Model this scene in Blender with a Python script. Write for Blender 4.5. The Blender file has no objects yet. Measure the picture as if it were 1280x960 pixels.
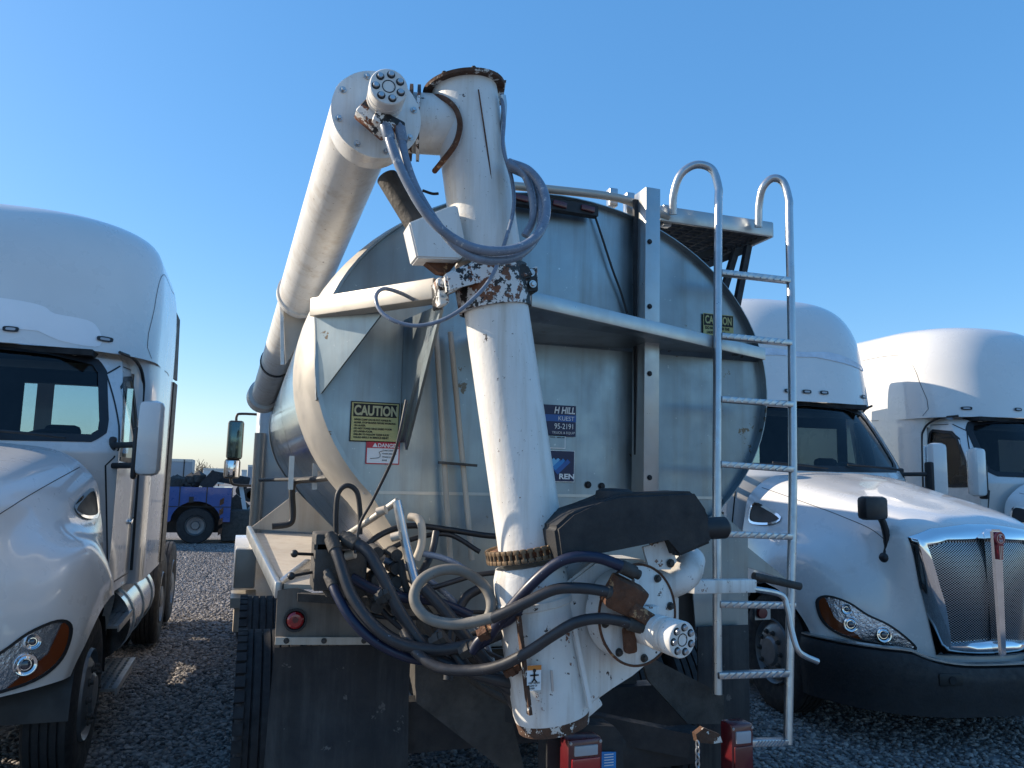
import bpy, bmesh, math, random
import numpy as np
from mathutils import Vector, Matrix
from mathutils.bvhtree import BVHTree
R = math.radians
random.seed(7); rng = np.random.default_rng(7)
scene = bpy.context.scene

# ------------------------------------------------------------ camera
FPX = 970.0; CH = 2.0; YAW = R(18.5); PIT = math.atan(120/970)
cam_d = bpy.data.cameras.new('camera'); cam = bpy.data.objects.new('camera', cam_d)
scene.collection.objects.link(cam); scene.camera = cam
cam_d.sensor_width = 36; cam_d.lens = 36*FPX/1280; cam_d.clip_end = 2000; cam_d.clip_start = .05
ROLL = R(1.3)
# ------------------------------------------------------------ surveying helper: photo bearing -> point on a world plane
_f = Vector((math.sin(YAW)*math.cos(PIT), math.cos(YAW)*math.cos(PIT), math.sin(PIT)))
_r = Vector((math.cos(YAW), -math.sin(YAW), 0)); _u = _r.cross(_f)
_r, _u = _r*math.cos(ROLL)+_u*math.sin(ROLL), _u*math.cos(ROLL)-_r*math.sin(ROLL)
cam.matrix_world = Matrix.Translation((0, 0, CH)) @ Matrix((_r, _u, -_f)).transposed().to_4x4()
def at(px, py, Y):
    d = _f + _r*((px-640)/FPX) + _u*((480-py)/FPX)
    return Vector((0, 0, CH)) + d*(Y/d.y)
# ------------------------------------------------------------ light
SUN_AZ = R(-62); SUN_EL = R(25)          # azimuth from +Y towards +X
world = bpy.data.worlds.new('World'); scene.world = world; world.use_nodes = True
nt = world.node_tree; bg = nt.nodes['Background']
sky = nt.nodes.new('ShaderNodeTexSky'); sky.sky_type = 'NISHITA'; sky.sun_disc = False
sky.sun_elevation = SUN_EL; sky.sun_rotation = SUN_AZ
sky.air_density = 1.0; sky.dust_density = .6; sky.ozone_density = 2.6; sky.altitude = 0
hs = nt.nodes.new('ShaderNodeHueSaturation'); hs.inputs['Saturation'].default_value = 1.5; hs.inputs['Value'].default_value = 1.5; gm = nt.nodes.new('ShaderNodeGamma'); gm.inputs[1].default_value = .78; nt.links.new(sky.outputs[0], gm.inputs[0]); nt.links.new(gm.outputs[0], hs.inputs['Color']); mxs = nt.nodes.new('ShaderNodeMix'); mxs.data_type = 'RGBA'; mxs.inputs[0].default_value = .30; mxs.inputs[7].default_value = (1.1, 2.5, 5.2, 1); nt.links.new(hs.outputs[0], mxs.inputs[6]); nt.links.new(mxs.outputs[2], bg.inputs[0]); bg.inputs[1].default_value = .13
sd = bpy.data.lights.new('sun', 'SUN'); sun = bpy.data.objects.new('sun', sd); scene.collection.objects.link(sun)
sd.energy = 5.0; sd.angle = R(.5); sd.color = (1, .86, .68)
SDIR = Vector((math.sin(SUN_AZ)*math.cos(SUN_EL), math.cos(SUN_AZ)*math.cos(SUN_EL), math.sin(SUN_EL)))
sun.rotation_euler = SDIR.to_track_quat('Z', 'Y').to_euler(); sun.location = SDIR*60
scene.view_settings.view_transform = 'Standard'; scene.view_settings.look = 'None'
scene.view_settings.exposure = 0.6; scene.view_settings.gamma = 1
scene.render.engine = 'CYCLES'
scene.cycles.max_bounces = 8; scene.cycles.transparent_max_bounces = 12; scene.cycles.sample_clamp_indirect = 4
scene.render.resolution_x = 1024; scene.render.resolution_y = 768

def ats(seq, Y=None):
    return [at(p[0], p[1], p[2] if len(p) > 2 else Y) for p in seq]

# ------------------------------------------------------------ materials
MATS = {}
def mat(name, col, rough=.5, metal=0., coat=0., var=.0, vscale=3., bump=0., bscale=40., chips=None, streak=None, spec=.5, trans=0.):
    """col base; var value variation; chips=(colour, scale, threshold) ; streak=(colour, amount)"""
    m = bpy.data.materials.new(name); m.use_nodes = True; n = m.node_tree.nodes; L = m.node_tree.links
    b = n['Principled BSDF']; b.inputs['Roughness'].default_value = rough; b.inputs['Metallic'].default_value = metal
    b.inputs['Coat Weight'].default_value = coat; b.inputs['Coat Roughness'].default_value = .05
    b.inputs['Specular IOR Level'].default_value = spec
    b.inputs['Base Color'].default_value = (*col, 1)
    tc = n.new('ShaderNodeTexCoord')
    cur = None
    def rgb(c):
        q = n.new('ShaderNodeRGB'); q.outputs[0].default_value = (*c, 1); return q.outputs[0]
    def noise(s, det=5, rg=.6, vec=None):
        q = n.new('ShaderNodeTexNoise'); q.inputs['Scale'].default_value = s; q.inputs['Detail'].default_value = det
        q.inputs['Roughness'].default_value = rg; L.new(vec or tc.outputs['Object'], q.inputs['Vector']); return q.outputs[0]
    def ramp(src, a, bb):
        q = n.new('ShaderNodeMapRange'); q.inputs[1].default_value = a; q.inputs[2].default_value = bb
        L.new(src, q.inputs[0]); return q.outputs[0]
    def mix(fac, a, c):
        q = n.new('ShaderNodeMix'); q.data_type = 'RGBA'; L.new(fac, q.inputs[0]); L.new(a, q.inputs[6]); L.new(c, q.inputs[7]); return q.outputs[2]
    cur = rgb(col)
    if var > 0:
        d = tuple(max(0, c*(1-var)) for c in col)
        f = noise(vscale); cur = mix(ramp(f, .35, .7), cur, rgb(d))
        q = n.new('ShaderNodeMapRange'); q.inputs[1].default_value = .3; q.inputs[2].default_value = .7
        q.inputs[3].default_value = rough*.8; q.inputs[4].default_value = min(1, rough*1.3)
        L.new(noise(vscale*2.3), q.inputs[0]); L.new(q.outputs[0], b.inputs['Roughness'])
    if streak:
        mp = n.new('ShaderNodeMapping'); mp.inputs['Scale'].default_value = (9, 9, .5); L.new(tc.outputs['Object'], mp.inputs[0])
        f = ramp(noise(1.6, 6, .65, mp.outputs[0]), .48, .75)
        k = n.new('ShaderNodeMath'); k.operation = 'MULTIPLY'; k.inputs[1].default_value = streak[1]; L.new(f, k.inputs[0])
        cur = mix(k.outputs[0], cur, rgb(streak[0]))
    if chips:
        for (cc, sc, th) in chips:
            f = ramp(noise(sc, 6, .7), th, th+.015)
            cur = mix(f, cur, rgb(cc))
            if metal == 0: pass
    L.new(cur, b.inputs['Base Color'])
    if bump > 0:
        bp = n.new('ShaderNodeBump'); bp.inputs['Strength'].default_value = bump; bp.inputs['Distance'].default_value = .01
        L.new(noise(bscale), bp.inputs['Height']); L.new(bp.outputs[0], b.inputs['Normal'])
    MATS[name] = m; return m
RUST = (.16, .055, .02); DKRUST = (.035, .018, .012)
M_paint = mat('white_truck_paint', (.67, .665, .65), .28, coat=.8, var=.06, vscale=1.5)
M_paint2 = mat('white_truck_paint_touch_up', (.80, .82, .84), .45, coat=.1, var=.05)
M_tape = mat('frosty_tape', (.62, .70, .80), .4, var=.2, vscale=8, bump=.6, bscale=20)
M_wht = mat('chipped_white_auger_paint', (.74, .73, .70), .38, var=.10, vscale=4, bump=.15, bscale=60,
            chips=[((.12, .07, .04), 60, .655), (DKRUST, 14, .68)], streak=((.40, .32, .22), .55))
M_wht2 = mat('flaking_white_paint_on_black', (.72, .72, .70), .45, var=.1, bump=.5, bscale=30,
             chips=[(RUST, 14, .50), ((.012, .011, .012), 9, .51)])
M_wht3 = mat('worn_white_housing_paint', (.72, .72, .70), .42, var=.12, vscale=5, bump=.2,
             chips=[(RUST, 10, .635), (DKRUST, 26, .64)], streak=((.30, .20, .12), .6))
M_rustf = mat('rusty_flange', (.10, .05, .03), .85, var=.5, vscale=15, bump=.8, chips=[((.6, .57, .52), 12, .56)])
M_rust = mat('heavy_rust', (.13, .055, .028), .9, var=.5, vscale=20, bump=1, chips=[((.35, .2, .1), 18, .6)])
M_alu = mat('weathered_aluminium_sheet', (.32, .385, .42), .36, metal=.87, var=.25, vscale=2.2, bump=.12, bscale=5, streak=((.20, .20, .19), .55), chips=[((.16, .13, .10), 6, .66), ((.50, .54, .56), 30, .66)])
M_aluB = mat('bright_aluminium', (.46, .48, .48), .34, metal=.8, var=.15, vscale=6, streak=((.4, .4, .38), .4))
M_alup = mat('polished_aluminium', (.62, .63, .64), .14, metal=1, var=.1, vscale=2, bump=.05, bscale=5)
M_ring = mat('brushed_flange_band', (.46, .43, .38), .45, metal=.4, var=.1, vscale=5)
M_tan = mat('dusty_cream_paint', (.52, .46, .38), .6, var=.2, vscale=3, bump=.1, streak=((.3, .2, .12), .5))
M_chrome = mat('chrome', (.85, .85, .85), .06, metal=1)
M_galv = mat('galvanised_pipe', (.50, .52, .54), .32, metal=.9, var=.2, vscale=12)
M_blk = mat('black_plastic', (.016, .017, .02), .5, var=.3)
M_blk2 = mat('matte_black_steel', (.018, .019, .022), .6, var=.4, vscale=8, bump=.2)
M_dirty = mat('grimy_steel', (.06, .055, .05), .7, var=.5, vscale=10, bump=.5)
M_rub = mat('tyre_rubber', (.022, .022, .024), .75, var=.3, vscale=8, bump=.2)
M_flap = mat('dusty_mud_flap', (.018, .020, .024), .65, var=.4, vscale=3, bump=.2, streak=((.07, .068, .066), .5), chips=[((.09, .085, .08), 12, .64)])
M_hose = mat('black_hydraulic_hose', (.030, .031, .036), .42, var=.3, vscale=20, chips=[((.30, .34, .42), 60, .68)])
M_hoseG = mat('grey_hydraulic_hose', (.19, .23, .30), .28, var=.3, vscale=15, chips=[((.45, .45, .45), 40, .62)])
M_hoseC = mat('sunlit_cream_hose', (.20, .185, .16), .6, var=.3, vscale=15, chips=[((.12, .11, .10), 25, .62)])  # paler colour for one hose loop, sunlight painted into it
M_hoseB = mat('dark_blue_hose', (.010, .016, .045), .4, var=.3, vscale=15, chips=[((.5, .52, .56), 50, .69)])
M_red = mat('red_lens', (.30, .008, .012), .2, coat=.6)
M_redd = mat('dark_red_plastic', (.10, .008, .012), .3, coat=.4, var=.3)
M_clear = mat('clear_lens', (.35, .37, .40), .25)
M_amber = mat('amber_lens', (.15, .035, .01), .15, coat=.8)
M_blue = mat('blue_truck_paint', (.006, .07, .27), .3, coat=.7, var=.1)
M_bluelt = mat('sticker_blue', (.02, .22, .55), .4)
M_bluemd = mat('sticker_mid_blue', (.02, .10, .34), .4)
M_navy = mat('sticker_navy', (.008, .012, .06), .4)
M_yel = mat('caution_yellow', (.52, .48, .20), .5, var=.15, vscale=8)
M_ink = mat('black_ink', (.012, .012, .012), .6)
M_inkw = mat('white_ink', (.75, .76, .76), .5)
M_inkr = mat('red_ink', (.50, .03, .05), .5)
M_org = mat('orange_ink', (.6, .2, .03), .6)
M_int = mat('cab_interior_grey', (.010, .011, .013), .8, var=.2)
M_hlb = mat('headlight_reflector', (.70, .74, .80), .12, metal=.85, bump=.9, bscale=26)
M_trail = mat('trailer_side_white', (.62, .62, .60), .5, var=.15, vscale=.5)
M_trailg = mat('trailer_side_grey', (.30, .32, .35), .5, var=.2, vscale=.5)
M_bush = mat('brown_scrub', (.09, .065, .045), .9, var=.4)
M_rim = mat('wheel_rim_steel', (.22, .225, .23), .4, metal=.5, var=.3, vscale=8)
def glass(name, tint, thru):
    m = bpy.data.materials.new(name); m.use_nodes = True; n = m.node_tree.nodes; L = m.node_tree.links
    n.remove(n['Principled BSDF']); out = n['Material Output']
    t = n.new('ShaderNodeBsdfTransparent'); t.inputs[0].default_value = (*tint, 1)
    g = n.new('ShaderNodeBsdfGlossy'); g.inputs[1].default_value = .02
    fr = n.new('ShaderNodeFresnel'); fr.inputs[0].default_value = 1.5
    mx = n.new('ShaderNodeMixShader'); L.new(fr.outputs[0], mx.inputs[0]); L.new(t.outputs[0], mx.inputs[1]); L.new(g.outputs[0], mx.inputs[2])
    L.new(mx.outputs[0], out.inputs[0]); MATS[name] = m; return m
M_glassdark = mat('projector_glass', (.02, .03, .05), .05, coat=1)
M_glass = glass('tinted_window_glass', (.80, .90, .90), 1)
M_wsglass = glass('windshield_glass', (.42, .50, .55), 1)
M_hlglass = glass('headlight_glass', (.85, .9, .95), 1)
# grille mesh
m = mat('grille_mesh', (.5, .52, .56), .3, metal=.8)
n = m.node_tree.nodes; L = m.node_tree.links; tc = n.new('ShaderNodeTexCoord')
vo = n.new('ShaderNodeTexVoronoi'); vo.inputs['Scale'].default_value = 60; vo.inputs['Randomness'].default_value = 0
mp = n.new('ShaderNodeMapping'); mp.inputs['Scale'].default_value = (1, .02, 1.25); mp.inputs['Rotation'].default_value = (0, R(45), 0)
L.new(tc.outputs['Object'], mp.inputs[0]); L.new(mp.outputs[0], vo.inputs[0])
mr = n.new('ShaderNodeMapRange'); mr.inputs[1].default_value = .42; mr.inputs[2].default_value = .5; L.new(vo.outputs[0], mr.inputs[0])
mx = n.new('ShaderNodeMix'); mx.data_type = 'RGBA'; mx.inputs[6].default_value = (.01, .01, .012, 1); mx.inputs[7].default_value = (.55, .57, .6, 1)
L.new(mr.outputs[0], mx.inputs[0]); L.new(mx.outputs[2], n['Principled BSDF'].inputs['Base Color']); M_mesh = m

# ------------------------------------------------------------ object helpers
ORG = Vector((0, 0, 0))
def tag(o, label=None, cat=None, group=None, kind=None):
    if label: o['label'] = label
    if cat: o['category'] = cat
    if group: o['group'] = group
    if kind: o['kind'] = kind
    return o
def thing(name, loc, label, cat, group=None, rz=0):
    global ORG
    o = bpy.data.objects.new(name, None); scene.collection.objects.link(o); o.location = loc; o.rotation_euler.z = rz
    o.empty_display_size = .1; ORG = Vector(loc); return tag(o, label, cat, group)
def fin(name, bm, material, parent=None, smooth=True, ang=35, local=False, label=None):
    bmesh.ops.recalc_face_normals(bm, faces=bm.faces)
    if parent is not None and not local: bmesh.ops.translate(bm, vec=-ORG, verts=bm.verts)
    me = bpy.data.meshes.new(name); bm.to_mesh(me); bm.free()
    for mm in (material if isinstance(material, (list, tuple)) else [material]): me.materials.append(mm)
    if smooth:
        me.shade_smooth(); me.set_sharp_from_angle(angle=R(ang))
    o = bpy.data.objects.new(name, me); scene.collection.objects.link(o); o.parent = parent
    if label: o['label'] = label
    return o
def copy_tree(o, parent=None):
    c = o.copy(); scene.collection.objects.link(c); c.parent = parent
    for ch in list(o.children): copy_tree(ch, c)
    return c
def box(bm, c, s, rot=None, bevel=0.0):
    M = Matrix.Translation(Vector(c)) @ ((rot.to_4x4() if rot else Matrix.Identity(4))) @ Matrix.Diagonal((s[0], s[1], s[2], 1))
    r = bmesh.ops.create_cube(bm, size=1, matrix=M)
    if bevel > 0:
        es = list({e for v in r['verts'] for e in v.link_edges})
        bmesh.ops.bevel(bm, geom=es, offset=bevel, segments=2, affect='EDGES', profile=.5)
def beam(bm, a, b, w, h, up=(0, 0, 1), bevel=0.):
    a = Vector(a); b = Vector(b); d = (b-a); l = d.length; d.normalize(); u = Vector(up)
    x = d.cross(u).normalized(); z = x.cross(d)
    rot = Matrix((x, d, z)).transposed()
    box(bm, (a+b)/2, (w, l, h), rot, bevel)
def catmull(P, n=8):
    P = [Vector(p) for p in P]
    if len(P) == 2: return P
    Q = [2*P[0]-P[1]]+P+[2*P[-1]-P[-2]]; out = []
    for i in range(1, len(Q)-2):
        p0, p1, p2, p3 = Q[i-1:i+3]
        for k in range(n):
            t = k/n
            out.append(.5*((2*p1)+(p2-p0)*t+(2*p0-5*p1+4*p2-p3)*t*t+(3*p1-p0-3*p2+p3)*t**3))
    out.append(P[-1]); return out
def tube(bm, P, r, seg=12, n=8, curved=True, r2=None, caps=True):
    P = catmull(P, n) if curved else [Vector(p) for p in P]
    N = len(P); t0 = (P[1]-P[0]).normalized(); a = t0.orthogonal().normalized(); rings = []
    for i, p in enumerate(P):
        t = (P[min(i+1, N-1)]-P[max(i-1, 0)]).normalized()
        a = (a-t*a.dot(t)).normalized(); b = t.cross(a)
        rr = r if r2 is None else r+(r2-r)*i/(N-1)
        rings.append([bm.verts.new(p+(a*math.cos(2*math.pi*k/seg)+b*math.sin(2*math.pi*k/seg))*rr) for k in range(seg)])
    for i in range(N-1):
        for k in range(seg):
            bm.faces.new((rings[i][k], rings[i][(k+1) % seg], rings[i+1][(k+1) % seg], rings[i+1][k]))
    if caps: bm.faces.new(rings[0][::-1]); bm.faces.new(rings[-1])
def cyl(bm, a, b, r, r2=None, seg=32):
    tube(bm, [a, b], r, seg, curved=False, r2=r2)
def lathe(bm, c, axis, prof, seg=40):
    """prof: list of (distance along axis, radius)"""
    c = Vector(c); d = Vector(axis).normalized(); a = d.orthogonal().normalized(); b = d.cross(a); rings = []
    for (h, r) in prof:
        if r < 1e-5: rings.append([bm.verts.new(c+d*h)]); continue
        rings.append([bm.verts.new(c+d*h+(a*math.cos(2*math.pi*k/seg)+b*math.sin(2*math.pi*k/seg))*r) for k in range(seg)])
    for i in range(len(rings)-1):
        A, B = rings[i], rings[i+1]
        for k in range(seg):
            k2 = (k+1) % seg
            if len(A) == 1 and len(B) == 1: continue
            if len(A) == 1: bm.faces.new((A[0], B[k], B[k2]))
            elif len(B) == 1: bm.faces.new((A[k], B[0], A[k2]))
            else: bm.faces.new((A[k], B[k], B[k2], A[k2]))
def plate(bm, pts, t, nrm=None):
    pts = [Vector(p) for p in pts]
    if nrm is None:
        nrm = Vector((0, 0, 0))
        for i in range(len(pts)):
            a, b = pts[i], pts[(i+1) % len(pts)]; nrm += a.cross(b)
        nrm.normalize()
    nrm = Vector(nrm)
    A = [bm.verts.new(p) for p in pts]; B = [bm.verts.new(p+nrm*t) for p in pts]; N = len(pts)
    bm.faces.new(A); bm.faces.new(B[::-1])
    for i in range(N): bm.faces.new((A[i], B[i], B[(i+1) % N], A[(i+1) % N]))
def hexbolt(bm, c, axis, r=.012, h=.012):
    lathe(bm, c, axis, [(0, 0), (0, r*1.5), (h*.25, r*1.5), (h*.25, 0)], 12)
    lathe(bm, c, axis, [(h*.25, 0), (h*.25, r), (h*.9, r), (h, r*.85), (h, 0)], 6)
def textmesh(name, s, size, material, parent, loc, rot=(R(90), 0, 0), shear=0., off=0., sx=1., align='LEFT'):
    cu = bpy.data.curves.new(name, 'FONT'); cu.body = s; cu.size = size; cu.shear = shear; cu.offset = off; cu.align_x = align
    cu.extrude = .0004
    o = bpy.data.objects.new(name, cu); scene.collection.objects.link(o)
    bpy.context.view_layer.update()
    me = bpy.data.meshes.new_from_object(o.evaluated_get(bpy.context.evaluated_depsgraph_get()))
    bpy.data.objects.remove(o); me.name = name
    me.materials.clear(); me.materials.append(material)
    o = bpy.data.objects.new(name, me); scene.collection.objects.link(o); o.parent = parent
    o.location = Vector(loc)-ORG; o.rotation_euler = rot; o.scale = (sx, 1, 1); return o

# ------------------------------------------------------------ ground
def ground():
    bm = bmesh.new(); S = 900
    bmesh.ops.create_grid(bm, x_segments=2, y_segments=2, size=S)
    m = bpy.data.materials.new('gravel_ground'); m.use_nodes = True; n = m.node_tree.nodes; L = m.node_tree.links; b = n['Principled BSDF']
    tc = n.new('ShaderNodeTexCoord'); v = n.new('ShaderNodeTexVoronoi'); v.inputs['Scale'].default_value = 22; v.inputs['Randomness'].default_value = 1
    L.new(tc.outputs['Object'], v.inputs[0])
    v2 = n.new('ShaderNodeTexNoise'); v2.inputs['Scale'].default_value = .7; v2.inputs['Detail'].default_value = 6; L.new(tc.outputs['Object'], v2.inputs[0])
    sp = n.new('ShaderNodeSeparateColor'); L.new(v.outputs['Color'], sp.inputs[0])
    ad = n.new('ShaderNodeMath'); ad.operation = 'ADD'; L.new(sp.outputs[0], ad.inputs[0]); L.new(v2.outputs[0], ad.inputs[1])
    mr = n.new('ShaderNodeMapRange'); mr.inputs[1].default_value = .3; mr.inputs[2].default_value = 1.5; L.new(ad.outputs[0], mr.inputs[0])
    mx = n.new('ShaderNodeMix'); mx.data_type = 'RGBA'; mx.inputs[6].default_value = (.075, .072, .078, 1); mx.inputs[7].default_value = (.23, .22, .22, 1)
    L.new(mr.outputs[0], mx.inputs[0]); L.new(mx.outputs[2], b.inputs['Base Color']); b.inputs['Roughness'].default_value = .9
    bp = n.new('ShaderNodeBump'); bp.inputs['Strength'].default_value = .9; bp.inputs['Distance'].default_value = .03; bp.invert = True
    L.new(v.outputs['Distance'], bp.inputs['Height']); L.new(bp.outputs[0], b.inputs['Normal'])
    o = fin('ground', bm, m, smooth=False); tag(o, 'grey crushed gravel yard ground', kind='structure')
ground()
def stones():
    # one mesh of crushed stones strewn over the lanes
    t = (1+5**.5)/2
    V = np.array([(-1, t, 0), (1, t, 0), (-1, -t, 0), (1, -t, 0), (0, -1, t), (0, 1, t), (0, -1, -t), (0, 1, -t), (t, 0, -1), (t, 0, 1), (-t, 0, -1), (-t, 0, 1)], float)/1.9
    Fc = np.array([(0, 11, 5), (0, 5, 1), (0, 1, 7), (0, 7, 10), (0, 10, 11), (1, 5, 9), (5, 11, 4), (11, 10, 2), (10, 7, 6), (7, 1, 8), (3, 9, 4), (3, 4, 2), (3, 2, 6), (3, 6, 8), (3, 8, 9), (4, 9, 5), (2, 4, 11), (6, 2, 10), (8, 6, 7), (9, 8, 1)])
    pts = []
    def area(x0, x1, y0, y1, nn): pts.append(np.stack([rng.uniform(x0, x1, nn), rng.uniform(y0, y1, nn)], 1))
    area(-1.6, 1.2, 3.2, 10.5, 30000); area(-2.6, .6, 10.5, 24, 22000); area(-.2, 6.5, 2.4, 6.5, 24000); area(-4, -1.6, 3, 6, 2500)
    Q = np.concatenate(pts); N = len(Q)
    s = rng.uniform(.011, .025, N)
    sc = np.stack([s*rng.uniform(.7, 1.4, N), s*rng.uniform(.7, 1.4, N), s*rng.uniform(.4, .8, N)], 1)
    an = rng.uniform(0, 6.28, N); tl = rng.uniform(-.6, .6, N)
    P = V[None]*(1+rng.uniform(-.22, .22, (N, 12, 1)))*sc[:, None]
    x = P[..., 0]*np.cos(tl)[:, None]-P[..., 2]*np.sin(tl)[:, None]; z = P[..., 0]*np.sin(tl)[:, None]+P[..., 2]*np.cos(tl)[:, None]; y = P[..., 1]
    X = x*np.cos(an)[:, None]-y*np.sin(an)[:, None]+Q[:, :1]; Yy = x*np.sin(an)[:, None]+y*np.cos(an)[:, None]+Q[:, 1:]
    Z = z+(s*.25)[:, None]
    co = np.stack([X, Yy, Z], -1).reshape(-1, 3); fa = (Fc[None]+12*np.arange(N)[:, None, None]).reshape(-1)
    me = bpy.data.meshes.new('gravel_stones'); me.vertices.add(len(co)); me.vertices.foreach_set('co', co.ravel())
    me.loops.add(len(fa)); me.loops.foreach_set('vertex_index', fa); nf = len(fa)//3
    me.polygons.add(nf); me.polygons.foreach_set('loop_start', np.arange(nf)*3)
    a = me.attributes.new('tone', 'FLOAT', 'FACE'); a.data.foreach_set('value', np.repeat(rng.uniform(0, 1, N), 20))
    me.update(); me.validate()
    m = bpy.data.materials.new('gravel_stone'); m.use_nodes = True; n = m.node_tree.nodes; L = m.node_tree.links; b = n['Principled BSDF']
    at_ = n.new('ShaderNodeAttribute'); at_.attribute_name = 'tone'
    cr = n.new('ShaderNodeValToRGB'); cr.color_ramp.elements[0].color = (.045, .042, .042, 1); cr.color_ramp.elements[1].color = (.33, .30, .28, 1)
    L.new(at_.outputs['Fac'], cr.inputs[0]); L.new(cr.outputs[0], b.inputs['Base Color']); b.inputs['Roughness'].default_value = .75
    me.materials.append(m)
    o = bpy.data.objects.new('gravel_stones', me); scene.collection.objects.link(o); tag(o, 'loose crushed stones covering the yard lane', 'gravel', kind='stuff')
stones()

# ------------------------------------------------------------ tractor unit
def csurf(C):
    C = np.array(C, float); nu, nv = C.shape[:2]
    E = np.zeros((nu+2, nv+2, 3)); E[1:-1, 1:-1] = C
    E[0, 1:-1] = 2*C[0]-C[1]; E[0, 1:-1, 0] = -C[1][:, 0]; E[0, 1:-1, 1:] = C[1][:, 1:]   # mirror across the centre line
    E[-1, 1:-1] = 2*C[-1]-C[-2]
    E[:, 0] = 2*E[:, 1]-E[:, 2]; E[:, -1] = 2*E[:, -2]-E[:, -3]
    def w(t): return np.array([-t+2*t*t-t**3, 2-5*t*t+3*t**3, t+4*t*t-3*t**3, -t*t+t**3])*.5
    def S(u, v):
        i = min(int(u), nu-2); j = min(int(v), nv-2); a = w(u-i); b = w(v-j)
        return np.einsum('i,j,ijk->k', a, b, E[i:i+4, j:j+4])
    return S, nu, nv
def bvh_of(bm):
    bm.normal_update(); return BVHTree.FromBMesh(bm)
def project(bvh, o, d, off=.006):
    loc, nrm, i, dist = bvh.ray_cast(Vector(o), Vector(d))
    if loc is None: return None
    if nrm.length < .5: nrm = -Vector(d)
    if nrm.dot(Vector(d)) > 0: nrm = -nrm
    return loc + (nrm*.7-Vector(d)*.6)*off
def smooth_poly(P, n=5):
    P = [Vector((p[0], p[1], 0)) for p in P]; N = len(P); out = []
    for i in range(N):
        p0, p1, p2, p3 = P[i-1], P[i], P[(i+1) % N], P[(i+2) % N]
        for k in range(n):
            t = k/n; q = .5*((2*p1)+(p2-p0)*t+(2*p0-5*p1+4*p2-p3)*t*t+(3*p1-p0-3*p2+p3)*t**3); out.append((q.x, q.y))
    return out
def decal(bm, bvh, poly, mode, off=.006, rings=8, inner=0.0, side=1):
    """polygon (a,b) projected on a surface; mode 'f': a=x,b=z seen from the front; 's': a=y,b=z seen from side"""
    cx = sum(p[0] for p in poly)/len(poly); cz = sum(p[1] for p in poly)/len(poly)
    ks = [inner+(1-inner)*k/rings for k in range(rings+1)]; R_ = []
    for k in ks:
        row = []
        for (a, b) in poly:
            a2, b2 = cx+(a-cx)*k, cz+(b-cz)*k
            q = project(bvh, (a2, -2, b2), (0, 1, 0), off) if mode == 'f' else project(bvh, (side*3, a2, b2), (-side, 0, 0), off)
            row.append(q)
        R_.append(row)
    vs = [[bm.verts.new(q) if q is not None else None for q in row] for row in R_]
    N = len(poly)
    for i in range(rings):
        for j in range(N):
            f = [vs[i][j], vs[i][(j+1) % N], vs[i+1][(j+1) % N], vs[i+1][j]]
            if None in f: continue
            try: bm.faces.new(f)
            except Exception: pass
    bmesh.ops.remove_doubles(bm, verts=bm.verts, dist=1e-5)
def ring_decal(bm, bvh, poly, mode, wid, off=.008, side=1):
    cx = sum(p[0] for p in poly)/len(poly); cz = sum(p[1] for p in poly)/len(poly); N = len(poly)
    def off_pt(j, d):
        a, b = poly[j-1], poly[(j+1) % N]; t = Vector((b[0]-a[0], b[1]-a[1])).normalized(); nn = Vector((t.y, -t.x))
        p = Vector(poly[j])
        if nn.dot(p-Vector((cx, cz))) < 0: nn = -nn
        return p+nn*d
    rows = []
    for d in (-wid/2, 0, wid/2):
        row = []
        for j in range(N):
            p = off_pt(j, d)
            q = project(bvh, (p.x, -2, p.y), (0, 1, 0), off) if mode == 'f' else project(bvh, (side*3, p.x, p.y), (-side, 0, 0), off)
            row.append(bm.verts.new(q) if q is not None else None)
        rows.append(row)
    for i in range(2):
        for j in range(N):
            f = [rows[i][j], rows[i][(j+1) % N], rows[i+1][(j+1) % N], rows[i+1][j]]
            if None not in f: bm.faces.new(f)
def inpoly(p, poly):
    c = False; N = len(poly)
    for i in range(N):
        a, b = poly[i], poly[i-1]
        if (a[1] > p[1]) != (b[1] > p[1]) and p[0] < (b[0]-a[0])*(p[1]-a[1])/(b[1]-a[1])+a[0]: c = not c
    return c

HOOD = [
 [(0,.02,.64),(0,-.02,1.2),(0,.03,1.62),(0,.18,1.77),(0,.7,1.90),(0,1.2,2.01),(0,1.9,2.15)],
 [(.2,.04,.64),(.28,.0,1.2),(.33,.05,1.62),(.34,.2,1.77),(.35,.7,1.90),(.36,1.2,2.005),(.38,1.9,2.145)],
 [(.42,.12,.66),(.50,.09,1.2),(.61,.14,1.60),(.63,.30,1.74),(.66,.7,1.85),(.70,1.2,1.95),(.76,1.9,2.09)],
 [(.60,.19,.70),(.65,.2,.98),(.73,.28,1.34),(.78,.46,1.55),(.84,.8,1.66),(.89,1.25,1.76),(.98,1.95,1.90)],
 [(.80,.30,.74),(.85,.3,.95),(.90,.38,1.24),(.95,.58,1.47),(.99,.9,1.56),(1.01,1.3,1.60),(1.04,1.95,1.66)],
 [(1.0,.42,.76),(1.03,.44,.92),(1.07,.50,1.17),(1.12,.68,1.37),(1.15,.98,1.46),(1.14,1.35,1.47),(1.08,1.95,1.40)],
 [(1.13,.56,.77),(1.15,.58,.88),(1.18,.64,1.04),(1.21,.80,1.18),(1.235,1.03,1.26),(1.235,1.36,1.27),(1.10,1.95,1.08)],
 [(1.16,.66,.77),(1.18,.69,.84),(1.21,.75,.93),(1.235,.89,1.04),(1.25,1.09,1.11),(1.25,1.45,1.10),(1.13,1.95,.70)]]
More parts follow.
